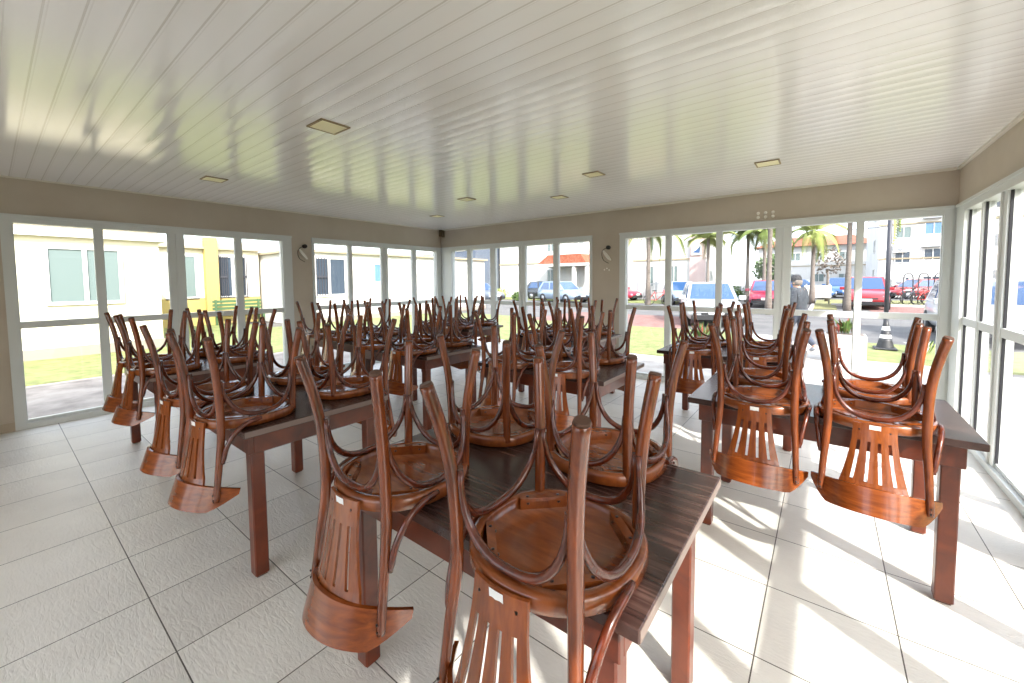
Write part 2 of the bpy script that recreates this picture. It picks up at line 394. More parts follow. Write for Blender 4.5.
# ---------------------------------------------------------------- ceiling lamps
LAMPS = [((-2.66, 1.455), 0.20, 8, 'nearest of the row'), ((-4.87, 1.446), 0.19, 0, 'near the lawn-side window wall'),
         ((-0.44, 4.377), 0.19, 0, 'above the back table by the parked cars'), ((-1.83, 3.715), 0.17, 4, 'with brown rim above the middle tables'),
         ((-2.66, 4.443), 0.17, 0, 'round-edged, close to the wall pier'), ((-3.63, 3.791), 0.17, 0, 'dim, above the far tables'),
         ((-4.92, 4.453), 0.17, 0, 'closest to the far room corner')]
for (xy, s_, tilt, where) in LAMPS:
    r = empty('ceiling_lamp', (xy[0], xy[1], ZC)); tag(r, 'square cream recessed ceiling lamp, ' + where, 'ceiling lamp', 'square recessed ceiling lamps')
    h = s_ / 2; f = MB(); t = 0.012
    for a, c_ in (((-h, -h), (h, -h + t)), ((-h, h - t), (h, h)), ((-h, -h + t), (-h + t, h - t)), ((h - t, -h + t), (h, h - t))):
        f.box((a[0], a[1], -0.008), (c_[0], c_[1], 0.0))
    f.build('lamp_frame', M['lamp_frame'], r)
    MB().box((-h + t, -h + t, -0.006), (h - t, h - t, -0.0005)).build('lamp_cover', M['lamp_cream'], r)

# ---------------------------------------------------------------- wall fittings
def fixture(loc, rz, label):
    r = empty('wall_fixture', loc, rz); tag(r, label, 'wall fixture')
    p = MB(); N_ = 20
    poly = [(0.052 * math.cos(2 * PI * k / N_) * (1 - 0.25 * math.sin(2 * PI * k / N_)), 0.088 * math.sin(2 * PI * k / N_)) for k in range(N_)]
    a = 0.55
    poly = [(x * math.cos(a) + y * math.sin(-a) * -1, -x * math.sin(a) * -1 + y * math.cos(a)) for x, y in poly]
    poly = [(-x, y) for x, y in poly]
    p.prism(poly, 0.0, -0.03, fn=lambda a_, b_, c_: (a_, c_, b_)); p.build('plate', M['white_pl'], r)
    k = MB(); k.lathe([(0.0, -0.07), (0.02, -0.065), (0.03, -0.04), (0.03, 0.0)], 14, (0.03, 0, 0.115), 'y'); k.build('knob', M['black'], r)
    cpts = catmull([(0.03, -0.02, 0.10), (-0.04, -0.03, 0.09), (-0.075, -0.02, 0.02), (-0.05, -0.012, -0.07), (0.03, -0.01, -0.12)], 5)
    MB().tube(cpts, 0.004, 6).build('cable', M['black'], r)
fixture((-2.60, YB, 1.80), 0, 'small white oval fixture with black knob on the pier between back windows')
fixture((XA, 2.93, 1.86), PI / 2, 'small white oval fixture with black knob and cable on the left wall pier')
for k, (px, pz) in enumerate([(-2.64, 1.585), (-2.60, 1.605), (-2.565, 1.58)]):
    o = MB().lathe([(0, -0.004), (0.012, -0.004), (0.013, 0)], 12, axis='y').build('wall_patch', M['plaster_patch'], loc=(px, YB, pz))
    tag(o, '%s of the three small white patches below the pier fixture' % ('left one', 'raised middle one', 'right one')[k], 'patch', 'three white patches under the fixture')
for i in range(3):
    for j in range(2):
        o = MB().lathe([(0, -0.005), (0.016, -0.005), (0.018, 0)], 12, axis='y').build('wall_patch', M['plaster_patch'], loc=(-0.66 + i * 0.075, YB, 2.165 + j * 0.05))
        tag(o, 'round white patch above the back window, %s row of six, %s' % (('lower', 'upper')[j], ('left', 'centre', 'right')[i]), 'patch', 'six white patches above the window')
b = MB(); b.cbox((0, -0.07, -0.13), (0.06, 0, 0)); b.cbox((0.075, -0.06, -0.15), (0.11, -0.01, -0.01))
o = b.build('corner_box', M['brown_box'], loc=(XA + 0.02, YB, ZC - 0.005)); tag(o, 'small brown box high in the far room corner', 'box')

# ---------------------------------------------------------------- tables
TW, TD, TH, TT = 1.155, 0.77, 0.75, 0.032
def make_table():
    r = empty('dining_table')
    b = MB(); b.cbox((-TW / 2, -TD / 2, TH - TT), (TW / 2, TD / 2, TH), 0.0025); b.build('tabletop', M['table_top'], r)
    for s in (-1, 1):
        x = s * TW / 2
        e = MB(); e.box((min(x, x + s * 0.0015), -TD / 2 + 0.003, TH - TT + 0.003), (max(x, x + s * 0.0015), TD / 2 - 0.003, TH - 0.003)); e.build('glare_edge', M['glare_edge'], r)  # thin strip on each short end carrying the painted sun glare
    ins = 0.045; l = 0.062; x = TW / 2 - ins - 0.02; y = TD / 2 - ins
    for sx in (-1, 1):
        for sy in (-1, 1):
            a = MB(); x0, x1 = sorted((sx * x, sx * (x - l))); y0, y1 = sorted((sy * y, sy * (y - l)))
            a.cbox((x0, y0, 0.006), (x1, y1, TH - TT), 0.005); lg = a.build('leg', M['table_wood'], r)
            g = MB(); g.box((x0 + 0.008, y0 + 0.008, 0), (x1 - 0.008, y1 - 0.008, 0.008)); g.build('foot_pad', M['foot'], lg)
    a = MB(); h = 0.10; zt = TH - TT
    a.cbox((-x - 0.012, -y - 0.012, zt - h), (x + 0.012, -y + 0.012, zt), 0.003); a.cbox((-x - 0.012, y - 0.012, zt - h), (x + 0.012, y + 0.012, zt), 0.003)
    a.cbox((-x - 0.012, -y + 0.012, zt - h), (-x + 0.012, y - 0.012, zt), 0.003); a.cbox((x - 0.012, -y + 0.012, zt - h), (x + 0.012, y - 0.012, zt), 0.003)
    a.build('apron', M['table_wood'], r)
    return r

# ---------------------------------------------------------------- upturned bentwood chair (origin at seat top centre, lying on the table)
RS = 0.213
def seat_out(a, R=RS):
    c, s = math.cos(a), math.sin(a); n = 2.45 if s > 0 else 2.12
    k = (abs(c) ** n + abs(s) ** n) ** (-1 / n)
    return R * k * c, R * k * s
def crest_v(u): return 0.148 * (abs(u) / 0.216) ** 2.3
def make_chair():
    r = empty('bentwood_chair')
    N_ = 48; b = MB(); prof = [(RS - 0.012, 0.0), (RS, 0.008), (RS, 0.037), (RS - 0.006, 0.045), (RS - 0.026, 0.045), (RS - 0.030, 0.040), (RS - 0.030, 0.014), (0.10, 0.012)]
    vs = []
    for R, z in prof:
        for k in range(N_): x, y = seat_out(2 * PI * k / N_, R); vs.append((x, y, z))
    fs = []
    for i in range(len(prof) - 1):
        for k in range(N_): j = (k + 1) % N_; fs.append((i * N_ + k, i * N_ + j, (i + 1) * N_ + j, (i + 1) * N_ + k))
    b.add(vs, fs, True); o = len(b.v)
    b.f.append([(len(prof) - 1) * N_ + k for k in range(N_)]); b.mi.append(0); b.sm.append(False)
    b.f.append([k for k in range(N_ - 1, -1, -1)]); b.mi.append(0); b.sm.append(False)
    so = b.build('seat', M['seat_wood'], r)
    for k in range(4):
        a = PI / 4 + k * PI / 2; R = Matrix.Rotation(a, 4, 'Z'); d = 0.176 if k < 2 else 0.162
        q = MB(); q.box((d - 0.011, -0.068, 0.013), (d + 0.011, 0.068, 0.046), R=R); bl = q.build('corner_block', M['seat_wood'], so)
        q = MB()
        for s in (-1, 1):
            c = R @ Vector((d - 0.0115, s * 0.045, 0.032)); q.lathe([(0, -0.002), (0.0045, -0.002), (0.0045, 0.002), (0, 0.002)], 8, tuple(c), 'z')
            c = R @ Vector((d, s * 0.045, 0.0465)); q.lathe([(0.0045, -0.001), (0.0045, 0.001), (0, 0.001)], 8, tuple(c), 'z')
        q.build('screw', M['screw'], bl)
    TZ = 0.437
    for s in (-1, 1):
        P = catmull([(s * 0.153, 0.150, 0.022), (s * 0.153, 0.154, 0.15), (s * 0.160, 0.163, 0.28), (s * 0.180, 0.186, TZ)], 6)
        o = MB().tube(P, [0.0155 + 0.0015 * i / len(P) for i in range(len(P))], 12).build('leg', M['leg_wood'], r)
        e = P[-1]; MB().tube([e, e + (P[-1] - P[-2]).normalized() * 0.006], [0.0165, 0.0145], 12).build('foot_cap', M['foot'], o)
    for s in (-1, 1):
        P = catmull([(s * 0.180, -0.226, -0.300), (s * 0.172, -0.205, -0.15), (s * 0.163, -0.186, 0.0), (s * 0.164, -0.190, 0.17), (s * 0.176, -0.206, 0.30), (s * 0.203, -0.236, TZ)], 6)
        rr = [0.0125 + 0.0045 * min(1, i / (len(P) * 0.45)) for i in range(len(P))]
        o = MB().tube(P, rr, 12).build('back_post', M['leg_wood'], r)
        e = P[-1]; MB().tube([e, e + (P[-1] - P[-2]).normalized() * 0.006], [0.0165, 0.0145], 12).build('foot_cap', M['foot'], o)
        q = MB(); 
        for zz in (-0.288, -0.266): q.lathe([(0, -0.002), (0.0035, -0.002), (0.0035, 0.002), (0, 0.002)], 8, (s * 0.180, -0.238, zz), 'y')
        q.build('screw', M['screw'], o)
    # arches between neighbouring legs
    def arch(p0, p1, bot):
        P = []; n = 18
        for i in range(n + 1):
            t = -PI / 2 + PI * i / n; x = math.copysign(abs(math.sin(t)) ** 0.82, t); d = abs(math.cos(t)) ** 0.9
            c = (Vector(p0) + Vector(p1)) / 2; h = (Vector(p1) - Vector(p0)) / 2
            q = c + h * x; q = q.lerp(Vector((q.x, q.y, q.z)), 1); q.z = c.z - (c.z - bot[2]) * d
            off = Vector(bot) - c; q.x += off.x * d ** 1.5; q.y += off.y * d ** 1.5; P.append(q)
        rr = [0.0075 + 0.0035 * min(1, 3.5 * min(i, n - i) / n) for i in range(n + 1)]
        MB().tube(P, rr, 10).build('leg_arch', M['bent_wood'], r)
    za = 0.235
    arch((-0.147, -0.186, za), (0.147, -0.186, za), (0, -0.188, 0.056))
    arch((-0.142, 0.152, za), (0.142, 0.152, za), (0, 0.188, 0.056))
    for s in (-1, 1): arch((s * 0.158, -0.176, za), (s * 0.155, 0.142, za), (s * 0.190, -0.01, 0.056))
    # braces under the seat plane (above it when the chair stands)
    for s in (-1, 1):
        P = catmull([(s * 0.214, -0.035, 0.036), (s * 0.213, -0.090, 0.030), (s * 0.206, -0.145, -0.003), (s * 0.195, -0.180, -0.065), (s * 0.186, -0.194, -0.135)], 5)
        n = len(P); MB().tube(P, [0.0105 if 1 < i < n - 2 else 0.008 for i in range(n)], 10).build('brace', M['bent_wood'], r)
    # crest rail
    b = MB(); n = 28; T = 0.006; U = 0.217; A = []
    for i in range(n + 1):
        u = -U + 2 * U * i / n; k = abs(u) / U; ht = -0.217 - 0.046 * k ** 2.2; hb = -0.322 - 0.040 * k ** 2.2
        if abs(u) > 0.150: hb = hb + (ht - 0.022 - hb) * ((abs(u) - 0.150) / (U - 0.150)) ** 1.45
        vt = -0.290 + crest_v(u); vb = vt - 0.035 * (ht - hb) / 0.105
        nx = -2.3 * 0.148 / 0.216 * (abs(u) / 0.216) ** 1.3 * (1 if u > 0 else -1); nn = Vector((nx, 1, 0)).normalized() * T
        A.append([(u + nn.x, vt + nn.y, ht), (u - nn.x, vt - nn.y, ht), (u - nn.x, vb - nn.y, hb), (u + nn.x, vb + nn.y, hb)])
    vs = [p for q in A for p in q]; fs = []
    for i in range(n):
        for k in range(4): j = (k + 1) % 4; fs.append((i * 4 + k, i * 4 + j, i * 4 + 4 + j, i * 4 + 4 + k))
    b.add(vs, fs, True); b.add([p for p in A[0]], [(0, 1, 2, 3)]); b.add([p for p in A[-1]], [(3, 2, 1, 0)])
    co = b.build('crest_rail', M['crest_wood'], r)
    md = co.modifiers.new('e', 'EDGE_SPLIT'); md.split_angle = math.radians(40)
    # splat with four long slots
    hs = [0.040, 0.012, -0.034, -0.070, -0.105, -0.140, -0.175, -0.205, -0.235, -0.27]
    cuts = [-1, -0.86, -0.74, -0.56, -0.30, -0.14, 0.0, 0.14, 0.30, 0.56, 0.74, 0.86, 1]
    sl = [0.665, 0.222]; ss = sorted([-x for x in sl] + sl)
    def sp(fr, h):
        t = (0.04 - h) / 0.31; wd = 0.073 + 0.052 * max(0, (t - 0.12)) ** 1.5 / 0.82
        u = fr * wd
        va = -math.sqrt(max(0, 0.2135 ** 2 - u * u)) - 0.008; vb = -0.290 + crest_v(u) + 0.010 - 0.035 * max(0, (-0.217 - h)) / 0.105
        v = va + (vb - va) * min(1, max(0, t)) ** 1.25
        return u, v, wd
    cols = []; 
    for h in hs:
        _, _, wd = sp(0, h); e = 0.0056 / wd
        row = [-1.0]
        for x in ss: row += [x - e, x + e]
        row.append(1.0); full = []
        for i in range(0, len(row)):
            full.append(row[i])
            if i < len(row) - 1 and i % 2 == 0: full.append((row[i] + row[i + 1]) / 2)
        cols.append(full)
    nc = len(cols[0]); vs = []
    for side in (0.0, -0.0085):
        for h, full in zip(hs, cols):
            for fr in full: u, v, _ = sp(fr, h); vs.append((u, v + side, h))
    # index pattern: [bar a, bar mid, bar b(slot start)], slot end...
    slotcol = set()
    i = 0
    for k in range(4): slotcol.add(2 + 3 * k)
    fs = []; nr = len(hs); off = nr * nc; solid = {}
    for rr_ in range(nr - 1):
        for c_ in range(nc - 1):
            hole = (c_ in slotcol) and 2 <= rr_ < 7
            if c_ in slotcol and c_ in (2, 11) and rr_ == 2 and False: hole = False
            solid[(rr_, c_)] = not hole
    def I(a_, b_, s_): return s_ * off + a_ * nc + b_
    for (a_, c_), ok in solid.items():
        if not ok: continue
        fs.append((I(a_, c_, 0), I(a_, c_ + 1, 0), I(a_ + 1, c_ + 1, 0), I(a_ + 1, c_, 0)))
        fs.append((I(a_, c_, 1), I(a_ + 1, c_, 1), I(a_ + 1, c_ + 1, 1), I(a_, c_ + 1, 1)))
        for (da, dc, p, q) in ((-1, 0, (a_, c_), (a_, c_ + 1)), (1, 0, (a_ + 1, c_ + 1), (a_ + 1, c_)), (0, -1, (a_ + 1, c_), (a_, c_)), (0, 1, (a_, c_ + 1), (a_ + 1, c_ + 1))):
            if not solid.get((a_ + da, c_ + dc), False): fs.append((I(*p, 0), I(*p, 1), I(*q, 1), I(*q, 0)))
    b = MB(); b.add(vs, fs); spo = b.build('splat', M['splat_wood'], r)
    q = MB()
    for x in (-0.05, 0.05):
        u, v, _ = sp(x / 0.073, 0.015); q.lathe([(0, -0.001), (0.004, -0.001), (0.004, 0.002)], 8, (u, v - 0.0085, 0.012), 'y')
    q.build('screw', M['screw'], spo)
    q = MB(); pts = []
    for u_ in (-0.018, 0.0, 0.020):
        _, v, _ = sp(u_ / 0.073, 0.03); pts.append((u_, v - 0.0092))
    q.add([(pts[0][0], pts[0][1] - 0.0015, 0.038), (pts[1][0], pts[1][1] - 0.0015, 0.038), (pts[2][0], pts[2][1] - 0.0015, 0.038), (pts[0][0], pts[0][1], 0.000), (pts[1][0], pts[1][1], 0.000), (pts[2][0], pts[2][1], 0.000)], [(0, 1, 4, 3), (1, 2, 5, 4)])
    st = q.build('sticker', M['sticker'], spo)
    return r
CH0 = make_chair(); TB0 = make_table()
used = {'c': False, 't': False}

# name, x0, y0, phrase, chairs [(dx from table centre, side, dy tweak, rot deg)]
TABLES = [
    (-1.42, 0.74, 'the front centre table', [(-0.290, 0, 0, 1), (0.325, 0, 0, -1), (-0.325, 1, 0, 3), (0.205, 1, 0, -3)]),
    (-0.61, 2.45, 'the table beside the right glass wall', None),
    (-3.22, 0.68, 'the front left table', [(-0.24, 0, 0, 5), (0.315, 0, 0, 6), (-0.27, 1, 0, 2), (0.27, 1, 0, -2)]),
    (-4.98, 0.68, 'the leftmost table by the lawn window', [(-0.135, 0, 0.06, 3), (0.335, 0, 0.05, 3), (-0.25, 1, 0, 0), (0.27, 1, 0, 0)]),
    (-2.305, 2.49, 'the middle table behind the front centre one', None),
    (-3.97, 2.39, 'the middle row table next to last on the left', None),
    (-5.36, 2.50, 'the middle row table nearest the left wall', None),
    (-1.27, 3.94, 'the back table facing the parked cars', None),
    (-3.155, 4.08, 'the back table before the wall pier', None),
    (-5.06, 4.08, 'the table in the far corner', None),
]
random.seed(7)
for ti, (x0, y0, ph, ch) in enumerate(TABLES):
    t = TB0 if not used['t'] else copy_tree(TB0); used['t'] = True
    cx, cy = x0 + TW / 2, y0 + TD / 2
    t.location = (cx, cy, 0)
    tag(t, 'dark laminate table with four upturned chairs, ' + ph.replace('the table', 'table').replace('the ', '', 1), 'table', 'dining tables in the hall')
    if ch is None:
        ch = [(-0.25 + random.uniform(-.03, .02), 0, random.uniform(-.01, .01), random.uniform(-4, 4)), (0.27 + random.uniform(-.02, .02), 0, random.uniform(-.01, .01), random.uniform(-4, 4)),
              (-0.27 + random.uniform(-.02, .02), 1, random.uniform(-.01, .01), random.uniform(-4, 4)), (0.25 + random.uniform(-.02, .03), 1, random.uniform(-.01, .01), random.uniform(-4, 4))]
        if ti == 1: ch[0] = (-0.225, 0, 0, -1.5); ch[1] = (0.232, 0, 0, -3)
    for dx, side, dy, rot in ch:
        c = CH0 if not used['c'] else copy_tree(CH0); used['c'] = True
        yy = (y0 + 0.105 + dy) if side == 0 else (y0 + TD - 0.100 + dy)
        c.location = (cx + dx, yy, TH + 0.0008); c.rotation_euler = (0, 0, math.radians(rot) + (PI if side else 0))
        pos = ('near ' if side == 0 else 'far ') + ('left' if dx < 0 else 'right')
        tag(c, 'upturned brown bentwood chair, %s on %s' % (pos, ph.replace('the ', '', 1)), 'chair', 'upturned bentwood chairs on the tables')

# ================================================================ OUTSIDE
GZ = -0.10
# each patch of ground is a thin slab with its own height, resting on the road slab
def slab(name, x0, y0, x1, y1, m, top=GZ, bot=-0.2): return struct(name, MB().box((x0, y0, bot), (x1, y1, top)), m)
slab('ground', -70, -30, 60, 110, M['asphalt'], GZ - 0.02, -0.4)
slab('path_left', -9.5, -20, XA - WT, 5.9, M['concrete'], GZ)
slab('lawn_left', -12.6, -20, -9.5, 5.9, M['grass'], GZ + 0.01)
slab('lawn_courtyard', -18.0, 2.6, -12.6, 5.9, M['grass'], GZ + 0.008)
slab('path_back', -9.5, 5.9, 1.6, 8.2, M['paving'], GZ)
slab('lawn_corner', -15.0, 5.9, -9.5, 14.0, M['grass'], GZ + 0.009)
def poly_slab(name, P, m, top): 
    b = MB(); b.prism(P, -0.2, top); return struct(name, b, m)
poly_slab('lawn_back', [(-9.5, 8.2), (-1.9, 8.2), (-0.9, 9.0), (-0.9, 11.0), (-2.0, 13.0), (-9.5, 13.0)], M['grass'], GZ + 0.012)
poly_slab('path_garden', [(-0.9, 8.2), (1.6, 8.2), (1.6, 9.9), (-0.6, 12.0), (-1.2, 13.0), (-2.0, 13.0), (-0.9, 11.0), (-0.9, 9.0), (-1.9, 8.2)], M['paving'], GZ + 0.002)
slab('lawn_right', 0.62, 9.9, 9.0, 12.6, M['grass'], GZ + 0.013)
slab('path_lawn_edge', -9.5, 13.0, -3.6, 17.5, M['red_paving'], GZ)
slab('verge_back', -30, 26.6, -5.6, 31.0, M['grass'], GZ + 0.014)
slab('verge_right', 0.3, 29.6, 14, 37.0, M['dry_grass'], GZ + 0.014)
slab('parking_bay', 1.7, 24.0, 12, 29.6, M['red_paving'], GZ - 0.005)
slab('kerb_bay', 0.3, 29.45, 12, 29.65, M['white_r'], GZ + 0.1)
slab('kerb_island', -0.6, 22.8, -0.45, 29.6, M['white_r'], GZ + 0.06)
slab('island_grass', -0.45, 25.5, 0.5, 36, M['dry_grass'], GZ + 0.015)
slab('lawn_east', 2.6, -6, 14, 9.5, M['grass'], GZ + 0.011)
slab('path_east', 1.15, -8, 2.6, 9.5, M['paving'], GZ - 0.003)

# ---- buildings
def wallbox(name, x0, y0, x1, y1, z1, m, parent): return MB().box((x0, y0, GZ - 0.1), (x1, y1, z1)).build(name, m, parent)
def house_window(parent, axis, c, out, a0, a1, z0, z1, split=(0.5,), glass='pane_grey', fr=0.05, bars=None, awn=False):
    """axis: wall direction"""
    def bx(mb, s0, s1, d0, d1, zz0, zz1):
        d0, d1 = sorted((c + out * d0, c + out * d1))
        mb.box((s0, d0, zz0), (s1, d1, zz1)) if axis == 'x' else mb.box((d0, s0, zz0), (d1, s1, zz1))
    f = MB(); bx(f, a0, a1, 0.0, 0.05, z0, z0 + fr); bx(f, a0, a1, 0.0, 0.05, z1 - fr, z1); bx(f, a0, a0 + fr, 0.0, 0.049, z0 + fr, z1 - fr); bx(f, a1 - fr, a1, 0.0, 0.049, z0 + fr, z1 - fr)
    for s_ in split: x = a0 + (a1 - a0) * s_; bx(f, x - fr / 2, x + fr / 2, 0.0, 0.049, z0 + fr, z1 - fr)
    w_ = f.build('window', M['white_r'], parent)
    g = MB(); bx(g, a0 + fr, a1 - fr, 0.0, 0.02, z0 + fr, z1 - fr); g.build('pane', M[glass], w_)
    if bars:
        q = MB()
        for (b0, b1) in bars:
            n = 5
            for k in range(n): x = b0 + (b1 - b0) * k / (n - 1); bx(q, x - 0.012, x + 0.012, 0.05, 0.075, z0 + 0.03, z1 - 0.03)
            bx(q, b0, b1, 0.05, 0.08, (z0 + z1) / 2 - 0.04, (z0 + z1) / 2 + 0.03)
        q.build('window_bars', M['bar'], w_)
    return w_
A = empty('house', (-15, 0, 0)); tag(A, 'single storey cream house with sliding grey window across the lawn', 'house')
A.location = (0, 0, 0)
wallbox('wall', -18.5, -12, -12.6, 2.55, 2.42, M['cream'], A)
MB().box((-18.7, -12.2, 2.42), (-12.45, 2.68, 2.50)).build('eave', M['white_r'], A)
MB().box((-18.5, -12, 2.50), (-12.6, 2.55, 2.78)).build('parapet', M['tan_r'], A)
MB().box((-12.6, -12, GZ), (-12.53, 2.57, 0.12)).build('plinth', M['stone_base'], A)
house_window(A, 'y', -12.6, 1, 0.72, 1.90, 1.0, 2.24, (0.5,), 'pane_grey', 0.07)
house_window(A, 'x', 2.55, 1, -15.3, -14.2, 1.35, 2.1, (0.5,), 'pane_blue', 0.05)
B = empty('house'); tag(B, 'yellow and cream house wing set back with barred window and bench', 'house')
wallbox('wall', -24, 2.72, -18.0, 6.72, 3.0, M['cream'], B)
MB().box((-24.1, 2.72, 2.68), (-17.8, 6.72, 2.76)).build('eave', M['tan_r'], B)
wallbox('pillar', -18.0, 4.88, -17.75, 5.28, 3.1, M['yellow_r'], B)
MB().box((-18.0, 2.72, GZ), (-17.95, 6.72, 0.9)).build('dado', M['yellow_r'], B)
house_window(B, 'y', -18.0, 1, 3.75, 4.72, 0.85, 2.5, (0.3,), 'pane_grey', 0.1)
house_window(B, 'y', -18.0, 1, 5.28, 6.32, 0.86, 2.5, (0.5,), 'pane_dark', 0.09, bars=[(5.36, 5.62), (6.0, 6.26)])
D = empty('house'); tag(D, 'long white house wall with barred window seen through second left window', 'house')
wallbox('wall', -24, 6.87, -15.0, 17.0, 2.55, M['white_r'], D)
MB().box((-24.1, 6.75, 2.55), (-14.85, 17.1, 2.64)).build('eave', M['tan_r'], D)
MB().box((-15.0, 6.87, GZ), (-14.94, 17.0, 0.1)).build('plinth', M['stone_base'], D)
house_window(D, 'y', -15.0, 1, 7.42, 8.75, 0.88, 2.42, (0.45,), 'pane_dark', 0.1, bars=[(7.52, 7.94)])
ww = house_window(D, 'y', -15.0, 1, 9.95, 10.4, 1.4, 2.22, (), 'pane_blue', 0.05)
MB().box((-17.2, 6.78, GZ), (-15.9, 6.87, 1.9)).build('gate', M['white_pl'], D)
# bench
be = empty('garden_bench', (-17.2, 5.75, GZ + 0.008), PI / 2); tag(be, 'green slatted garden bench against the yellow house', 'bench')
b = MB()
for k in range(4): b.box((-0.8, -0.25 + k * 0.12, 0.43), (0.8, -0.15 + k * 0.12, 0.46))
b.build('seat', M['green_paint'], be); b = MB()
for k in range(3): b.box((-0.8, 0.24, 0.55 + k * 0.13), (0.8, 0.27, 0.64 + k * 0.13))
b.build('backrest', M['green_paint'], be)
for s in (-0.7, 0.7):
    b = MB(); b.box((s - 0.03, -0.25, 0), (s + 0.03, -0.19, 0.43)); b.box((s - 0.03, 0.21, 0), (s + 0.03, 0.27, 0.92)); b.box((s - 0.03, -0.25, 0.38), (s + 0.03, 0.25, 0.43)); b.build('leg', M['green_paint'], be)

def block(name, label, x0, y0, x1, y1, h, m, wins, extra=None, band=True, roof=None):
    """wins: (wall, a0, a1, z0, z1, glass)"""
    r = empty(name); tag(r, label, 'building')
    wallbox('wall', x0, y0, x1, y1, h, M[m], r)
    if band:
        q = MB(); z = 2.9
        while z < h - 0.5: q.box((x0 - 0.05, y0 - 0.06, z), (x1 + 0.05, y0, z + 0.12)); z += 2.75
        q.build('floor_band', M['tan_r'], r)
    if roof:
        q = MB(); o_ = 0.5; q.add([(x0 - o_, y0 - o_, h), (x1 + o_, y0 - o_, h), (x1 + o_, y1 + o_, h), (x0 - o_, y1 + o_, h), (x0 + 2, (y0 + y1) / 2, h + 1.6), (x1 - 2, (y0 + y1) / 2, h + 1.6)],
              [(0, 1, 5, 4), (2, 3, 4, 5), (1, 2, 5), (3, 0, 4), (3, 2, 1, 0)]); q.build('roof', M[roof], r)
    for wl, a0, a1, z0, z1, g in wins:
        if wl == 'f': house_window(r, 'x', y0, -1, a0, a1, z0, z1, (0.5,), g, 0.06)
        elif wl == 'r': house_window(r, 'y', x1, 1, a0, a1, z0, z1, (0.5,), g, 0.06)
        else: house_window(r, 'y', x0, -1, a0, a1, z0, z1, (0.5,), g, 0.06)
    if extra: extra(r)
    return r
def ac(r, x, y, z):
    o = MB().box((x, y - 0.35, z), (x + 0.8, y, z + 0.55)).build('air_conditioner', M['white_pl'], r)
    MB().lathe([(0, -0.36), (0.18, -0.36), (0.2, -0.352)], 14, (x + 0.4, y, z + 0.28), 'y').build('fan_grille', M['hub'], o)
def ex1(r):
    for z in (3.45, 0.8): ac(r, 4.25, 45, z)
    q = MB()
    for z in (6.2, 4.0): q.box((5.9, 44.7, z - 0.2), (7.0, 45, z - 0.12))
    q.build('planter_shelf', M['hub'], r)
block('apartment_block', 'white apartment block with paired windows behind the cars at far right', 3.4, 45, 15, 58, 9.5, 'white_r',
      [('f', 4.35, 5.3, z, z + 0.95, g) for z, g in ((4.55, 'pane_grey'), (2.55 + 0.05, 'pane_dark'), (0.55, 'pane_dark'))] +
      [('f', 6.0, 7.05, z, z + 0.95, g) for z, g in ((4.75, 'pane_blue'), (2.75, 'pane_dark'), (0.6, 'pane_dark'))] +
      [('f', 9, 10, z, z + 1.0, 'pane_dark') for z in (1.0, 3.6, 6.4)] + [('l', 48, 49.2, z, z + 1.2, 'pane_grey') for z in (1.0, 3.6, 6.4)], ex1)
block('apartment_block', 'pale apartment block with red roof behind the palms', -7.0, 62, 4.6, 74, 5.4, 'white_r',
      [('f', x, x + 1.1, z, z + 1.0, 'pane_grey') for x in (-6, -3.6, -1.2, 1.2) for z in (1.0, 3.6)], roof='roof_red')
def ex2(r):
    MB().box((-7.95, 31.86, GZ), (-6.88, 32.0, 9.0)).build('pink_panel', M['pink_r'], r); MB().box((-13.4, 31.86, GZ), (-12.3, 32.0, 9.0)).build('pink_panel', M['pink_r'], r)
    MB().box((-7.85, 31.78, 3.2), (-7.15, 31.86, 3.95)).build('sign', M['white_pl'], r)
    q = MB(); q.prism([(-7.75, 3.4), (-7.25, 3.35), (-7.2, 3.9), (-7.45, 3.6)], 31.76, 31.78, fn=lambda a, b_, c: (a, c, b_)); q.build('sign_mark', M['car_blue'], r)
block('apartment_block', 'pink and white block behind the red bicycle', -13.4, 32, -6.9, 42, 9.0, 'white_r',
      [('f', -11.2, -10.6, 0.9, 2.5, 'pane_grey'), ('f', -11.2, -10.6, 3.7, 5.1, 'pane_grey'), ('f', -9.4, -8.8, 0.9, 2.5, 'pane_grey'), ('r', 33.5, 34.4, 1.2, 2.4, 'pane_grey'), ('r', 36, 37, 3.7, 5.0, 'pane_grey')], ex2)
def ex3(r):
    MB().prism([(-18.6, 2.75), (-14.2, 2.75), (-14.7, 3.45), (-17.6, 3.45)], 27.6, 30.0, fn=lambda a, b_, c: (a, c, b_)).build('porch_roof', M['roof_red'], r)
    MB().box((-18.8, 27.5, 2.55), (-14.0, 30, 2.75)).build('porch_beam', M['white_r'], r)
    for x in (-15.4, -14.3): MB().box((x, 27.6, GZ - 0.1), (x + 0.25, 27.85, 2.55)).build('porch_post', M['white_r'], r)
block('apartment_block', 'white apartment block with orange tiled porch behind the blue car', -24.5, 30, -14.2, 40, 9.0, 'white_r',
      [('f', -16.6, -15.6, 4.4, 5.9, 'pane_grey'), ('f', -19.2, -18.4, 3.9, 5.6, 'pane_grey'), ('f', -19.2, -18.4, 0.9, 2.4, 'pane_grey'), ('f', -22, -21.2, 3.9, 5.6, 'pane_grey')], ex3)
block('building', 'grey blue clad tower with dark canopy at the far left street', -27.5, 27, -24.9, 33, 8.0, 'grey_r', [('f', -27.2, -26.2, 4.2, 5.8, 'pane_blue'), ('f', -26.2, -25.2, 0.6, 2.4, 'pane_dark')], band=True)
block('building', 'low pale wall building behind the grey car', -44, 32, -27.6, 40, 2.6, 'tan_r', [('f', -34, -32, 1.0, 2.0, 'pane_grey')], band=False)
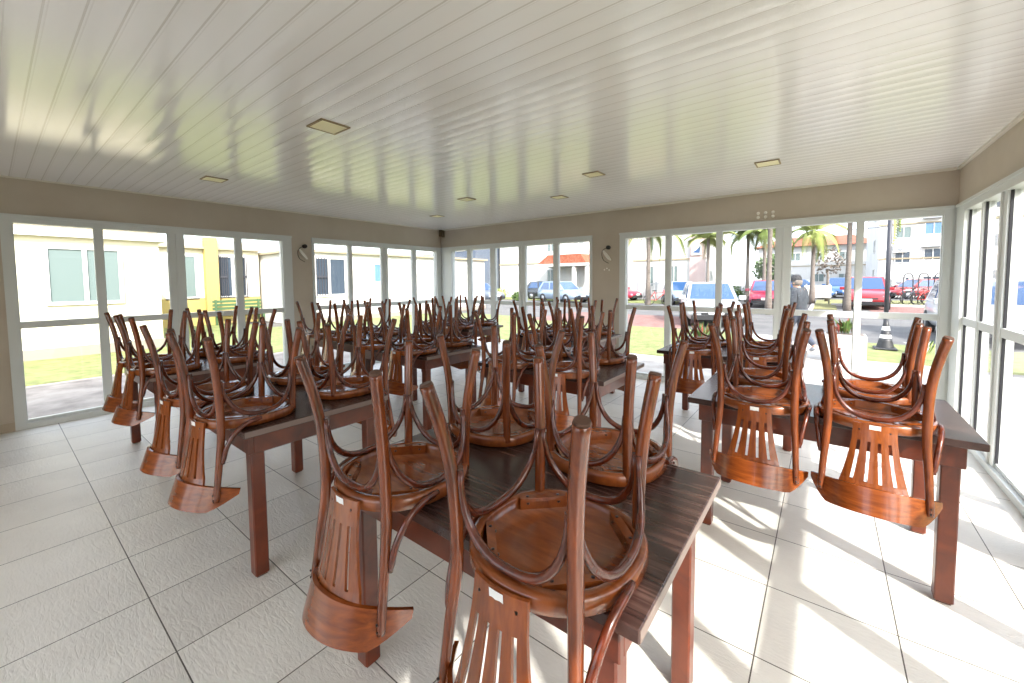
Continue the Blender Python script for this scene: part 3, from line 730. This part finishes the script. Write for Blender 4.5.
block('building', 'white block with grey cladding beyond the corner lawn', -52, 44, -30, 56, 10, 'white_r', [('f', -44 + 3 * k, -42.6 + 3 * k, z, z + 1.2, 'pane_grey') for k in range(4) for z in (1.5, 4.5, 7.5)], band=True)
block('building', 'pale yellow house wall seen through the right glass door', 13.0, -2, 22, 30, 5.5, 'tan_r', [('l', y, y + 1.6, z, z + 1.2, 'pane_dark') for y in (4, 9, 14, 19, 24) for z in (1.0, 3.6)], band=False)

# ---- fence
fe = empty('metal_fence', (0, 0, 0)); tag(fe, 'thin grey metal fence before the pink and white block', 'fence')
q = MB()
for k in range(34): x = -11.2 + k * 0.17; q.box((x, 29.98, GZ), (x + 0.03, 30.02, 1.15))
q.build('fence_bars', M['hub'], fe)
q = MB(); q.box((-11.2, 29.97, 1.1), (-5.5, 30.03, 1.16)); q.box((-11.2, 29.97, 0.2), (-5.5, 30.03, 0.25)); q.build('rail', M['hub'], fe)
for k in range(5): x = -11.2 + k * 1.42; MB().box((x - 0.04, 29.95, GZ), (x + 0.05, 30.05, 1.25)).build('fence_post', M['hub'], fe)

# ---- palms
def frond_mesh(L_=2.6, droop=1.0, n=18):
    b = MB(); P = []
    for i in range(n + 1):
        t = i / n; P.append(Vector((L_ * t * (1 - 0.22 * droop * t), 0, L_ * (0.42 * t - 0.78 * droop * t * t))))
    b.tube(P, [0.03 * (1 - 0.8 * i / n) for i in range(n + 1)], 5)
    for i in range(2, n + 1):
        t = i / n; l = 0.55 * math.sin(PI * min(1, 0.25 + 0.72 * t)) + 0.1
        for s in (-1, 1):
            for dd in (0.0, 0.5):
                p = P[i].lerp(P[i - 1], dd); d = Vector((0.5, s * 0.8, -0.45)).normalized() * l; wv = Vector((0.05, 0, 0))
                b.add([p - wv, p + wv, p + d], [(0, 1, 2)])
    return b
def palm(x, y, h, label, lean=0.0, pale=False, L_=2.4, tr=0.16, nf=14):
    r = empty('palm_tree', (x, y, GZ)); tag(r, label, 'palm tree', 'palm trees by the car park')
    P = [Vector((lean * (i / 10) ** 1.6, 0, h * i / 10)) for i in range(11)]
    MB().tube(P, [tr * (1.25 - 0.5 * min(1, i / 4)) for i in range(11)], 10).build('trunk', M['trunk'], r)
    m = M['frond_pale'] if pale else M['frond']
    f0 = None; rnd = random.Random(int(x * 10) + int(y))
    for k in range(nf):
        if f0 is None: f0 = frond_mesh(L_, rnd.uniform(0.9, 1.3)).build('frond', m, r); o = f0
        else: o = f0.copy(); C.objects.link(o); o.parent = r
        o.location = P[-1]; o.rotation_euler = (rnd.uniform(-.2, .2), rnd.uniform(-0.75, 0.55), k * 2 * PI / nf + rnd.uniform(-.2, .2))
        s = rnd.uniform(0.8, 1.1); o.scale = (s, s, s)
palm(-7.6, 22.0, 4.15, 'pale drooping palm behind the red bicycle', pale=True, L_=2.4, tr=0.13)
palm(-6.0, 28.5, 4.2, 'slender palm before the pink block with blue sign', pale=True, L_=2.1, tr=0.12)
palm(-4.1, 31.0, 4.6, 'left of two palms behind the magenta car', L_=2.3, tr=0.13)
palm(-3.0, 29.5, 4.6, 'right of two palms behind the magenta car', L_=2.2, tr=0.12)
palm(-0.6, 30.0, 4.3, 'bushy palm above the walking person', pale=True, L_=2.3, tr=0.14)
palm(0.75, 22.0, 5.2, 'thick trunked palm beside the red car', L_=2.8, tr=0.12)
palm(-1.9, 20.5, 5.0, 'thick palm partly hidden by the double window post', L_=2.7, tr=0.12)

# ---- leafy trees and bushes
def leaf_clump(n, rx, ry, rz, size, seed):
    b = MB(); rnd = random.Random(seed)
    for _ in range(n):
        th = rnd.uniform(0, 2 * PI); ph = math.acos(rnd.uniform(-1, 1)); k = rnd.uniform(0.55, 1.0)
        p = Vector((rx * k * math.sin(ph) * math.cos(th), ry * k * math.sin(ph) * math.sin(th), rz * k * math.cos(ph)))
        a = Vector((rnd.gauss(0, 1), rnd.gauss(0, 1), rnd.gauss(0, 1))).normalized() * size; c = a.cross(Vector((rnd.gauss(0, 1), rnd.gauss(0, 1), rnd.gauss(0, 1)))).normalized() * size * 0.5
        b.add([p - a, p + c, p + a, p - c], [(0, 1, 2, 3)])
    return b
def bush(name, label, cat, x, y, z, rx, rz, n, size, m, trunk=0, seed=1, group=None):
    r = empty(name, (x, y, z)); tag(r, label, cat, group)
    if trunk: MB().tube([(0, 0, 0), (0.05, 0, trunk * 0.6), (0, 0, trunk + rz * 0.5)], [0.12, 0.09, 0.05], 8).build('trunk', M['trunk'], r)
    else: MB().tube([(0, 0, 0), (0, 0, rz)], [0.03, 0.015], 6).build('stem', M['trunk'], r)
    leaf_clump(n, rx, rx, rz, size, seed).build('foliage', m, r, loc=(0, 0, trunk + rz))
bush('leafy_tree', 'round green tree behind the magenta car', 'tree', -3.0, 33.5, GZ, 1.1, 1.0, 700, 0.16, M['leaf'], 1.2, 3)
bush('leafy_tree', 'small thin tree between the blue cars and the palms', 'tree', 0.1, 34, GZ, 0.9, 1.1, 260, 0.12, M['trunk'], 1.6, 4)
bush('shrub', 'dark shrub left of the magenta car', 'shrub', -4.9, 31.5, GZ, 0.7, 0.55, 300, 0.12, M['leaf'], 0, 5)
bush('shrub', 'light green bushes below the grey tower', 'shrub', -22.2, 26.4, GZ, 1.2, 0.5, 500, 0.12, M['frond_pale'], 0, 6)
bush('shrub', 'green bush at the white wall foot left of the blue car', 'shrub', -18.3, 24.6, GZ, 0.6, 0.35, 300, 0.1, M['leaf'], 0, 8)
# croton in a white planter
r = empty('planter', (0.31, 9.62, GZ + 0.002)); tag(r, 'low white garden planter outside the back window', 'planter')
b = MB(); b.cbox((-0.30, -0.22, 0), (0.30, 0.22, 0.50), 0.015); b.build('planter_box', M['white_r'], r)
MB().box((-0.27, -0.19, 0.495), (0.27, 0.19, 0.505)).build('soil', M['trunk'], r)
def spiky(name, label, x, y, z, h, n, ms, seed):
    r = empty(name, (x, y, z)); tag(r, label, 'plant'); rnd = random.Random(seed)
    for k, m in enumerate(ms):
        b = MB()
        for _ in range(n // len(ms)):
            an = rnd.uniform(0, 2 * PI); l = h * rnd.uniform(0.6, 1.1); t = rnd.uniform(0.15, 0.7)
            d = Vector((math.cos(an) * t, math.sin(an) * t, 1)).normalized() * l; sd_ = Vector((-math.sin(an), math.cos(an), 0)) * 0.025
            mid = d * 0.55 + Vector((0, 0, 0.03)); o_ = Vector((math.cos(an), math.sin(an), 0)) * rnd.uniform(0, 0.16); b.add([o_, o_ + mid - sd_, o_ + d - Vector((0, 0, 0.12 * t)), o_ + mid + sd_], [(0, 1, 2, 3)])
        b.build('leaves', m, r)
spiky('croton_plant', 'red and green leaved plant growing from the white planter', 0.31, 9.62, GZ + 0.507, 0.34, 60, [M['leaf'], M['leaf_red'], M['leaf']], 2)
spiky('croton_plant', 'pinkish flowering plant below the white car', -2.35, 10.6, GZ + 0.012, 0.5, 60, [M['leaf'], M['leaf_red'], M['leaf']], 5)
spiky('flower_clump', 'pale flowering weeds on the lawn right of the cone', 1.55, 11.4, GZ + 0.013, 0.35, 50, [M['frond_pale'], M['white_pl'], M['leaf']], 6)

# ---- cone and pole
r = empty('traffic_cone', (1.04, 11.6, GZ + 0.013)); r.scale = (0.86, 0.86, 0.93); tag(r, 'black and white traffic cone standing on the back lawn', 'traffic cone')
MB().cbox((-0.22, -0.22, 0), (0.22, 0.22, 0.05), 0.02).build('base', M['car_trim'], r)
MB().lathe([(0.17, 0.05), (0.13, 0.2), (0.115, 0.26), (0.0, 0.26)], 20).build('cone_body', M['car_trim'], r)
MB().lathe([(0.115, 0.26), (0.098, 0.34), (0, 0.34)], 20).build('white_band', M['white_pl'], r)
MB().lathe([(0.098, 0.34), (0.082, 0.44), (0, 0.44)], 20).build('dark_band', M['car_trim'], r)
MB().lathe([(0.082, 0.44), (0.066, 0.53), (0, 0.53)], 20).build('white_band', M['white_pl'], r)
MB().lathe([(0.066, 0.53), (0.045, 0.68), (0, 0.68)], 20).build('tip', M['car_trim'], r)
r = empty('lamp_post', (1.16, 13.0, GZ - 0.02)); tag(r, 'thin dark garden lamp post rising behind the cone', 'lamp post')
MB().tube([(0, 0, 0), (0, 0, 3.6)], 0.045, 10).build('pole', M['bar'], r)
MB().lathe([(0.0, 3.6), (0.16, 3.62), (0.2, 3.8), (0.1, 3.95), (0, 3.96)], 14).build('lamp_head', M['white_pl'], r)

# ---- cars
def car(label, x, y, yaw, paint, L_=4.0, W_=1.7, H_=1.45, kind='hatch', plate=True):
    r = empty('car', (x, y, GZ - 0.02), yaw); tag(r, label, 'car')
    h = W_ / 2; zb = 0.24; belt = H_ * 0.60
    st = [(-L_ / 2, 0.42, belt - 0.12, h * 0.86), (-L_ / 2 + 0.12, zb + 0.06, belt - 0.02, h * 0.95), (-L_ * 0.3, zb, belt, h), (0, zb, belt, h), (L_ * 0.18, zb, belt - 0.01, h), (L_ * 0.3, zb, belt - 0.07, h * 0.99),
          (L_ / 2 - 0.22, zb + 0.02, belt - 0.20, h * 0.94), (L_ / 2 - 0.06, zb + 0.05, belt - 0.32, h * 0.86), (L_ / 2, 0.36, belt - 0.42, h * 0.78)]
    b = MB(); vs = []; fs = []
    for (sx, z0, z1, ww_) in st:
        mz = (z0 + z1) / 2
        for (a, c_) in ((-0.9, z0), (-1, z0 + 0.12), (-1.0, mz), (-0.97, z1 - 0.07), (-0.86, z1), (0, z1 + 0.025), (0.86, z1), (0.97, z1 - 0.07), (1.0, mz), (1, z0 + 0.12), (0.9, z0)): vs.append((sx, a * ww_, c_))
    n = 11
    for i in range(len(st) - 1):
        for k in range(n): j = (k + 1) % n; fs.append((i * n + k, i * n + j, (i + 1) * n + j, (i + 1) * n + k))
    fs += [tuple(range(n)), tuple(range((len(st) - 1) * n, len(st) * n))]
    b.add(vs, fs, True); bo = b.build('body', M['car_' + paint], r); bo.modifiers.new('e', 'EDGE_SPLIT').split_angle = math.radians(50)
    rear = {'hatch': -L_ / 2 + 0.14, 'suv': -L_ / 2 + 0.10, 'sedan': -L_ * 0.34}[kind]; rt_ = {'hatch': -L_ / 2 + 0.55, 'suv': -L_ / 2 + 0.32, 'sedan': -L_ * 0.2}[kind]
    wf, rf = L_ * 0.235, L_ * 0.05
    K = [(rear, h * 0.93, belt - 0.02), (rt_, h * 0.76, H_ - 0.03), ((rt_ + rf) / 2, h * 0.77, H_), (rf, h * 0.75, H_ - 0.03), (wf, h * 0.9, belt - 0.03)]
    # greenhouse: roof shell with pillars, glass panels slightly proud
    b = MB(); vs = []
    for (sx, ww_, z) in K: vs += [(sx, -ww_, z), (sx, ww_, z)]
    b.add(vs + [(K[0][0], -h * 0.93, belt - 0.05), (K[0][0], h * 0.93, belt - 0.05), (K[4][0], -h * 0.9, belt - 0.05), (K[4][0], h * 0.9, belt - 0.05)],
          [(0, 1, 3, 2), (2, 3, 5, 4), (4, 5, 7, 6), (6, 7, 9, 8), (0, 2, 4, 6, 8), (1, 9, 7, 5, 3)])
    b.build('roof', M['car_' + paint], r)
    def panel(name, quad, m='car_glass', out=0.012):
        q = [Vector(p) for p in quad]; c_ = sum(q, Vector()) / 4; nn = (q[1] - q[0]).cross(q[2] - q[0]).normalized()
        if nn.dot(c_ - Vector((0, 0, belt))) < 0: nn = -nn
        f = [c_ + (p - c_) * 0.88 + nn * out for p in q]; g = [p - nn * (out + 0.01) for p in f]
        MB().add(f + g, [(0, 1, 2, 3), (4, 7, 6, 5), (0, 4, 5, 1), (1, 5, 6, 2), (2, 6, 7, 3), (3, 7, 4, 0)]).build(name, M[m], r)
    V_ = lambda i, s: (K[i][0], s * K[i][1], K[i][2])
    panel('windscreen', (V_(4, -1), V_(4, 1), V_(3, 1), V_(3, -1))); panel('rear_window', (V_(0, -1), V_(0, 1), V_(1, 1), V_(1, -1)))
    for s in (-1, 1):
        mx_ = (rear + wf) / 2 - 0.1; mt = (rt_ + rf) / 2 - 0.05
        def sidep(x_, tp): return (x_, s * (h * 0.765 if tp else h * 0.925), (H_ - 0.06) if tp else belt + 0.01)
        panel('side_window', (sidep(wf - 0.12, 0), sidep(mx_ + 0.02, 0), sidep(mt + 0.02, 1), sidep(rf - 0.02, 1)))
        panel('side_window', (sidep(mx_ - 0.02, 0), sidep(rear + 0.25, 0), sidep(rt_ + 0.12, 1), sidep(mt - 0.02, 1)))
        MB().cbox((wf - 0.25, min(s * h * 0.95, s * (h + 0.16)), belt - 0.02), (wf - 0.1, max(s * h * 0.95, s * (h + 0.16)), belt + 0.13), 0.02).build('mirror', M['car_' + paint], r)
        xf = L_ / 2 - 0.12; q = MB(); q.lathe([(0, -0.13), (0.07, -0.10), (0.10, 0.0), (0.07, 0.09), (0, 0.11)], 12, (xf - 0.06, s * h * 0.70, belt - 0.36), 'x'); q.build('headlight', M['headlight'], r)
        for sx in (-L_ * 0.31, L_ * 0.31):
            wy = s * (h - 0.08); q = MB(); R_ = 0.31
            q.lathe([(R_ * 0.6, -0.10), (R_, -0.09), (R_, 0.09), (R_ * 0.6, 0.10)], 24, (sx, wy, R_), 'y'); wh = q.build('wheel', M['tyre'], r)
            q = MB(); q.lathe([(0, -0.095), (R_ * 0.62, -0.09), (R_ * 0.62, 0.09), (0, 0.095)], 18, (sx, wy, R_), 'y'); q.build('hub_cap', M['hub'], wh)
    xf = L_ / 2
    MB().cbox((xf - 0.10, -h * 0.5, belt - 0.45), (xf + 0.012, h * 0.5, belt - 0.38), 0.01).build('grille', M['car_trim'], r)
    MB().cbox((xf - 0.16, -h * 0.82, zb + 0.0), (xf + 0.02, h * 0.82, zb + 0.17), 0.02).build('lower_bumper', M['car_trim'], r)
    MB().box((xf + 0.012, -0.22, zb + 0.19), (xf + 0.03, 0.22, zb + 0.31)).build('number_plate', M['plate'], r)
    for s in (-1, 1): MB().cbox((-L_ / 2 - 0.01, s * h * 0.66 - 0.12, belt - 0.34), (-L_ / 2 + 0.12, s * h * 0.66 + 0.12, belt - 0.14), 0.02).build('tail_light', M['car_red'], r)
    return r
def face(x, y): return math.atan2(-y, -x)        # nose towards the hall
car('white hatchback parked nearest the back windows', -3.3, 15.9, -PI / 2 + 0.32, 'white', 3.9, 1.75, 1.45)
car('magenta hatchback facing the hall at the double window post', -2.62, 26.9, -PI / 2 + 0.1, 'pink', 3.9, 1.66, 1.48)
car('red sport utility car facing the hall by the lamp post', 1.68, 27.9, -PI / 2 - 0.05, 'red', 4.2, 1.75, 1.62, 'suv')
car('blue car with bright windscreen left of the wall pier', -14.9, 25.4, -0.35, 'silver', 4.2, 1.75, 1.5)
car('dark car half hidden behind the blue car', -17.9, 28.4, -0.05, 'dark', 4.2, 1.75, 1.5)
car('grey sedan seen through the corner windows', -20.9, 23.0, -0.15, 'grey', 4.4, 1.75, 1.45, 'sedan')
car('small silver car behind the white hatchback', -7.3, 27.2, -PI / 2 + 0.5, 'silver', 3.8, 1.65, 1.45)
car('dark blue car beyond the walking person', -1.35, 38.5, -0.1, 'blue', 4.0, 1.7, 1.5)
car('bright blue car left of the thin tree', 1.0, 42.0, -PI / 2 - 0.3, 'blue', 4.0, 1.7, 1.6, 'suv')
car('small red car parked before the apartment block', 5.3, 41.5, -2.6, 'red', 3.8, 1.65, 1.45)
car('white car at the right edge of the back window', 3.15, 15.2, -PI / 2, 'white', 4.0, 1.7, 1.5)
car('blue and white car outside the right glass wall', 10.4, 22.5, -PI / 2 + 0.4, 'silver', 4.2, 1.75, 1.5)
car('magenta car mostly hidden behind the wall pier', -12.7, 29.2, -0.1, 'pink', 3.9, 1.7, 1.45)

# ---- bicycles
def bike(label, x, y, z, yaw, paint, group=None, tilt=0.0):
    r = empty('bicycle', (x, y, z), yaw); r.rotation_euler = (tilt, 0, yaw); tag(r, label, 'bicycle', group)
    R_ = 0.32
    for s in (-0.52, 0.52):
        q = MB(); P = [(s + R_ * math.cos(2 * PI * k / 20), 0, R_ + R_ * math.sin(2 * PI * k / 20)) for k in range(21)]; q.tube(P, 0.022, 6)
        for k in range(6): a = PI * k / 6; q.tube([(s + R_ * math.cos(a), 0, R_ + R_ * math.sin(a)), (s - R_ * math.cos(a), 0, R_ - R_ * math.sin(a))], 0.003, 4)
        q.build('wheel', M['tyre'], r)
    q = MB()
    for a, c_ in (((-0.52, 0, .32), (-0.08, 0, .30)), ((-0.52, 0, .32), (-0.2, 0, .78)), ((-0.08, 0, .30), (-0.2, 0, .85)), ((-0.08, 0, .30), (0.36, 0, .70)), ((-0.19, 0, .72), (0.34, 0, .78)), ((0.52, 0, .32), (0.34, 0, .92))): q.tube([a, c_], 0.02, 6)
    q.build('frame', M[paint], r)
    MB().cbox((-0.33, -0.07, 0.85), (-0.08, 0.07, 0.90), 0.02).build('saddle', M['tyre'], r)
    MB().tube([(0.24, -0.27, 0.98), (0.34, -0.1, 0.94), (0.34, 0.1, 0.94), (0.24, 0.27, 0.98)], 0.015, 6).build('handlebar', M['hub'], r)
bike('red bicycle standing on the verge below the pale palm', -8.1, 25.2, GZ - 0.02, 0.1, 'bike_red')
bike('dark bicycle parked beyond the white hatchback', -5.3, 21.2, GZ - 0.02, 0.7, 'bike_dark')
bl = ['lowest at the left end of the rack', 'second in the rack from the left', 'in the middle of the rack with red frame', 'second in the rack from the right', 'at the right end of the rack']
for k in range(5):
    bike('bicycle ' + bl[k], 3.75 + 0.36 * k, 32.7 - 0.52 * k, GZ + 0.014, 0.55, 'bike_red' if k == 2 else 'bike_dark', 'bicycles in the rack at right')
r = empty('bicycle_rack', (5.3, 33.6, GZ + 0.014)); tag(r, 'grey tubular bicycle rack behind the red paved bay', 'rack')
for k in range(6):
    x = -1.6 + 0.65 * k; MB().tube(catmull([(x, 0.3 * 0, 0), (x, 0, 1.5), (x + 0.2, 0, 1.75), (x + 0.4, 0, 1.5), (x + 0.4, 0, 0)], 4), 0.03, 6).build('hoop', M['bar'], r)

# ---- white board / notice and bins behind the person
r = empty('notice_board', (0.4, 30.5, GZ)); tag(r, 'white board on posts beyond the walking person', 'board')
MB().cbox((-1.4, -0.04, 0.35), (-0.1, 0.04, 1.1), 0.01).build('panel', M['white_pl'], r)
for x in (-1.3, -0.2): MB().tube([(x, 0, 0), (x, 0, 1.2)], 0.04, 8).build('post', M['hub'], r)

# ---- power cables across the sky behind the palms
for k, z in enumerate((5.6, 6.3, 7.1)):
    P = catmull([(-34, 43.2, z), (-10, 43.2, z - 0.5), (12, 43.2, z + 0.1)], 8)
    tag(MB().tube(P, 0.02, 5).build('power_cable', M['bar']), ['lowest', 'middle', 'topmost'][k] + ' of three power cables strung above the car park', 'cable', 'power cables')

# ---------------------------------------------------------------- the walking person
def skin_body(name, joints, edges, m, parent, sub=2):
    me = bpy.data.meshes.new(name); me.from_pydata([j[0] for j in joints], edges, []); me.materials.append(m)
    o = bpy.data.objects.new(name, me); C.objects.link(o); o.parent = parent
    sk = o.modifiers.new('skin', 'SKIN'); 
    for i, j in enumerate(joints):
        rr = j[1]; me.skin_vertices[0].data[i].radius = rr if isinstance(rr, tuple) else (rr, rr)
    me.skin_vertices[0].data[0].use_root = True
    sk.use_smooth_shade = True; ss = o.modifiers.new('sub', 'SUBSURF'); ss.levels = sub; ss.render_levels = sub
    return o
pr = empty('person', (-0.42, 10.25, GZ + 0.002), PI - 0.5)   # local +x is the walking direction
pr.scale = (0.92, 0.92, 0.92)
tag(pr, 'person in dark cap, charcoal jacket and grey jeans walking past outside', 'person')
# joints in local metres: x forward, y left
pel = (0, 0, 0.90); J = {
 'pel': (pel, (0.13, 0.10)), 'wai': ((0.01, 0, 1.05), (0.135, 0.10)), 'che': ((0.02, 0, 1.27), (0.16, 0.11)), 'nck': ((0.03, 0, 1.43), 0.058), 'hd': ((0.07, 0, 1.53), 0.075), 'top': ((0.075, 0, 1.64), 0.085),
 'hl': ((0.0, 0.09, 0.86), 0.085), 'kl': ((0.17, 0.10, 0.50), 0.058), 'al': ((0.24, 0.10, 0.09), 0.04), 'tl': ((0.40, 0.11, 0.045), 0.035),
 'hr': ((0.0, -0.09, 0.86), 0.085), 'kr': ((-0.03, -0.10, 0.48), 0.058), 'ar': ((-0.30, -0.10, 0.17), 0.04), 'tr': ((-0.20, -0.10, 0.05), 0.035),
 'sl': ((0.02, 0.18, 1.38), 0.055), 'el': ((-0.02, 0.25, 1.10), 0.045), 'wl': ((0.20, 0.20, 1.02), 0.032),
 'sr': ((0.02, -0.18, 1.38), 0.055), 'er': ((0.0, -0.25, 1.10), 0.045), 'wr': ((0.22, -0.18, 1.02), 0.032)}
def chain(names, pairs, grow=0.0):
    idx = {n: i for i, n in enumerate(names)}; js = []
    for n in names:
        p_, rr = J[n]; rr = rr if isinstance(rr, tuple) else (rr, rr); js.append((p_, (rr[0] + grow, rr[1] + grow)))
    return js, [(idx[a], idx[b_]) for a, b_ in pairs]
js, es = chain(['pel', 'wai', 'che', 'nck', 'hd', 'top', 'hl', 'kl', 'al', 'tl', 'hr', 'kr', 'ar', 'tr', 'sl', 'el', 'wl', 'sr', 'er', 'wr'],
    [('pel', 'wai'), ('wai', 'che'), ('che', 'nck'), ('nck', 'hd'), ('hd', 'top'), ('pel', 'hl'), ('hl', 'kl'), ('kl', 'al'), ('al', 'tl'), ('pel', 'hr'), ('hr', 'kr'), ('kr', 'ar'), ('ar', 'tr'),
     ('che', 'sl'), ('sl', 'el'), ('el', 'wl'), ('che', 'sr'), ('sr', 'er'), ('er', 'wr')])
# hands: palm and five fingers per side joined to the wrist
for s, wn in ((1, 'wl'), (-1, 'wr')):
    wi = 16 if s == 1 else 19; wp = Vector(J[wn][0]); palm_ = wp + Vector((0.075, -s * 0.03, 0.0)); js.append((tuple(palm_), (0.024, 0.034))); pi_ = len(js) - 1; es.append((wi, pi_))
    for k in range(4):
        a = palm_ + Vector((0.035, -s * 0.01, 0.026 - k * 0.018)); c_ = a + Vector((0.032, -s * 0.012, -0.006)); e_ = c_ + Vector((0.012, -s * 0.022, -0.006))
        js += [(tuple(a), (0.009,) * 2), (tuple(c_), (0.0085,) * 2), (tuple(e_), (0.008,) * 2)]; n_ = len(js); es += [(pi_, n_ - 3), (n_ - 3, n_ - 2), (n_ - 2, n_ - 1)]
    a = palm_ + Vector((-0.005, -s * 0.01, 0.042)); c_ = a + Vector((0.03, -s * 0.012, 0.012)); js += [(tuple(a), (0.011,) * 2), (tuple(c_), (0.009,) * 2)]; n_ = len(js); es += [(pi_, n_ - 2), (n_ - 2, n_ - 1)]
skin_body('body', js, es, M['skin'], pr)
j2, e2 = chain(['wai', 'pel', 'che', 'sl', 'el', 'wl', 'sr', 'er', 'wr', 'nck'], [('wai', 'pel'), ('wai', 'che'), ('che', 'sl'), ('sl', 'el'), ('el', 'wl'), ('che', 'sr'), ('sr', 'er'), ('er', 'wr'), ('che', 'nck')], 0.042)
skin_body('jacket', j2, e2, M['jacket'], pr)
j3, e3 = chain(['pel', 'hl', 'kl', 'al', 'hr', 'kr', 'ar'], [('pel', 'hl'), ('hl', 'kl'), ('kl', 'al'), ('pel', 'hr'), ('hr', 'kr'), ('kr', 'ar')], 0.02)
skin_body('jeans', j3, e3, M['jeans'], pr)
for a, t in (('al', 'tl'), ('ar', 'tr')):
    j4 = [(Vector(J[a][0]) + Vector((-0.02, 0, -0.02)), (0.05, 0.05)), (Vector(J[t][0]), (0.045, 0.04))]; skin_body('shoe', [(tuple(p_), rr) for p_, rr in j4], [(0, 1)], M['sneaker'], pr)
q = MB(); q.lathe([(0.108, 1.60), (0.112, 1.66), (0.09, 1.72), (0.04, 1.75), (0, 1.755)], 20, (0.075, 0, 0)); q.prism([(0.15, -0.08), (0.27, -0.05), (0.28, 0.05), (0.15, 0.08)], 1.605, 1.617); q.build('cap', M['cap'], pr)
q = MB(); q.lathe([(0.0, 1.62), (0.098, 1.62), (0.10, 1.57), (0.085, 1.51), (0.0, 1.50)], 16, (0.045, 0, 0)); q.build('hair', M['trunk'], pr)
q = MB(); q.lathe([(0, -0.015), (0.012, 0), (0.004, 0.02), (0, 0.022)], 8, (0.165, 0, 1.545)); 
q.build('nose', M['skin'], pr)
q = MB(); 
for s in (-1, 1): q.lathe([(0, -0.008), (0.008, 0), (0, 0.008)], 8, (0.152, s * 0.032, 1.575))
q.build('eyes', M['black'], pr)
MB().cbox((0.145, -0.022, 1.497), (0.158, 0.022, 1.505), 0.002).build('mouth', M['leaf_red'], pr)
for s in (-1, 1): MB().lathe([(0, -0.03), (0.012, -0.01), (0.014, 0.015), (0, 0.03)], 8, (0.06, s * 0.088, 1.55)).build('ear', M['skin'], pr)
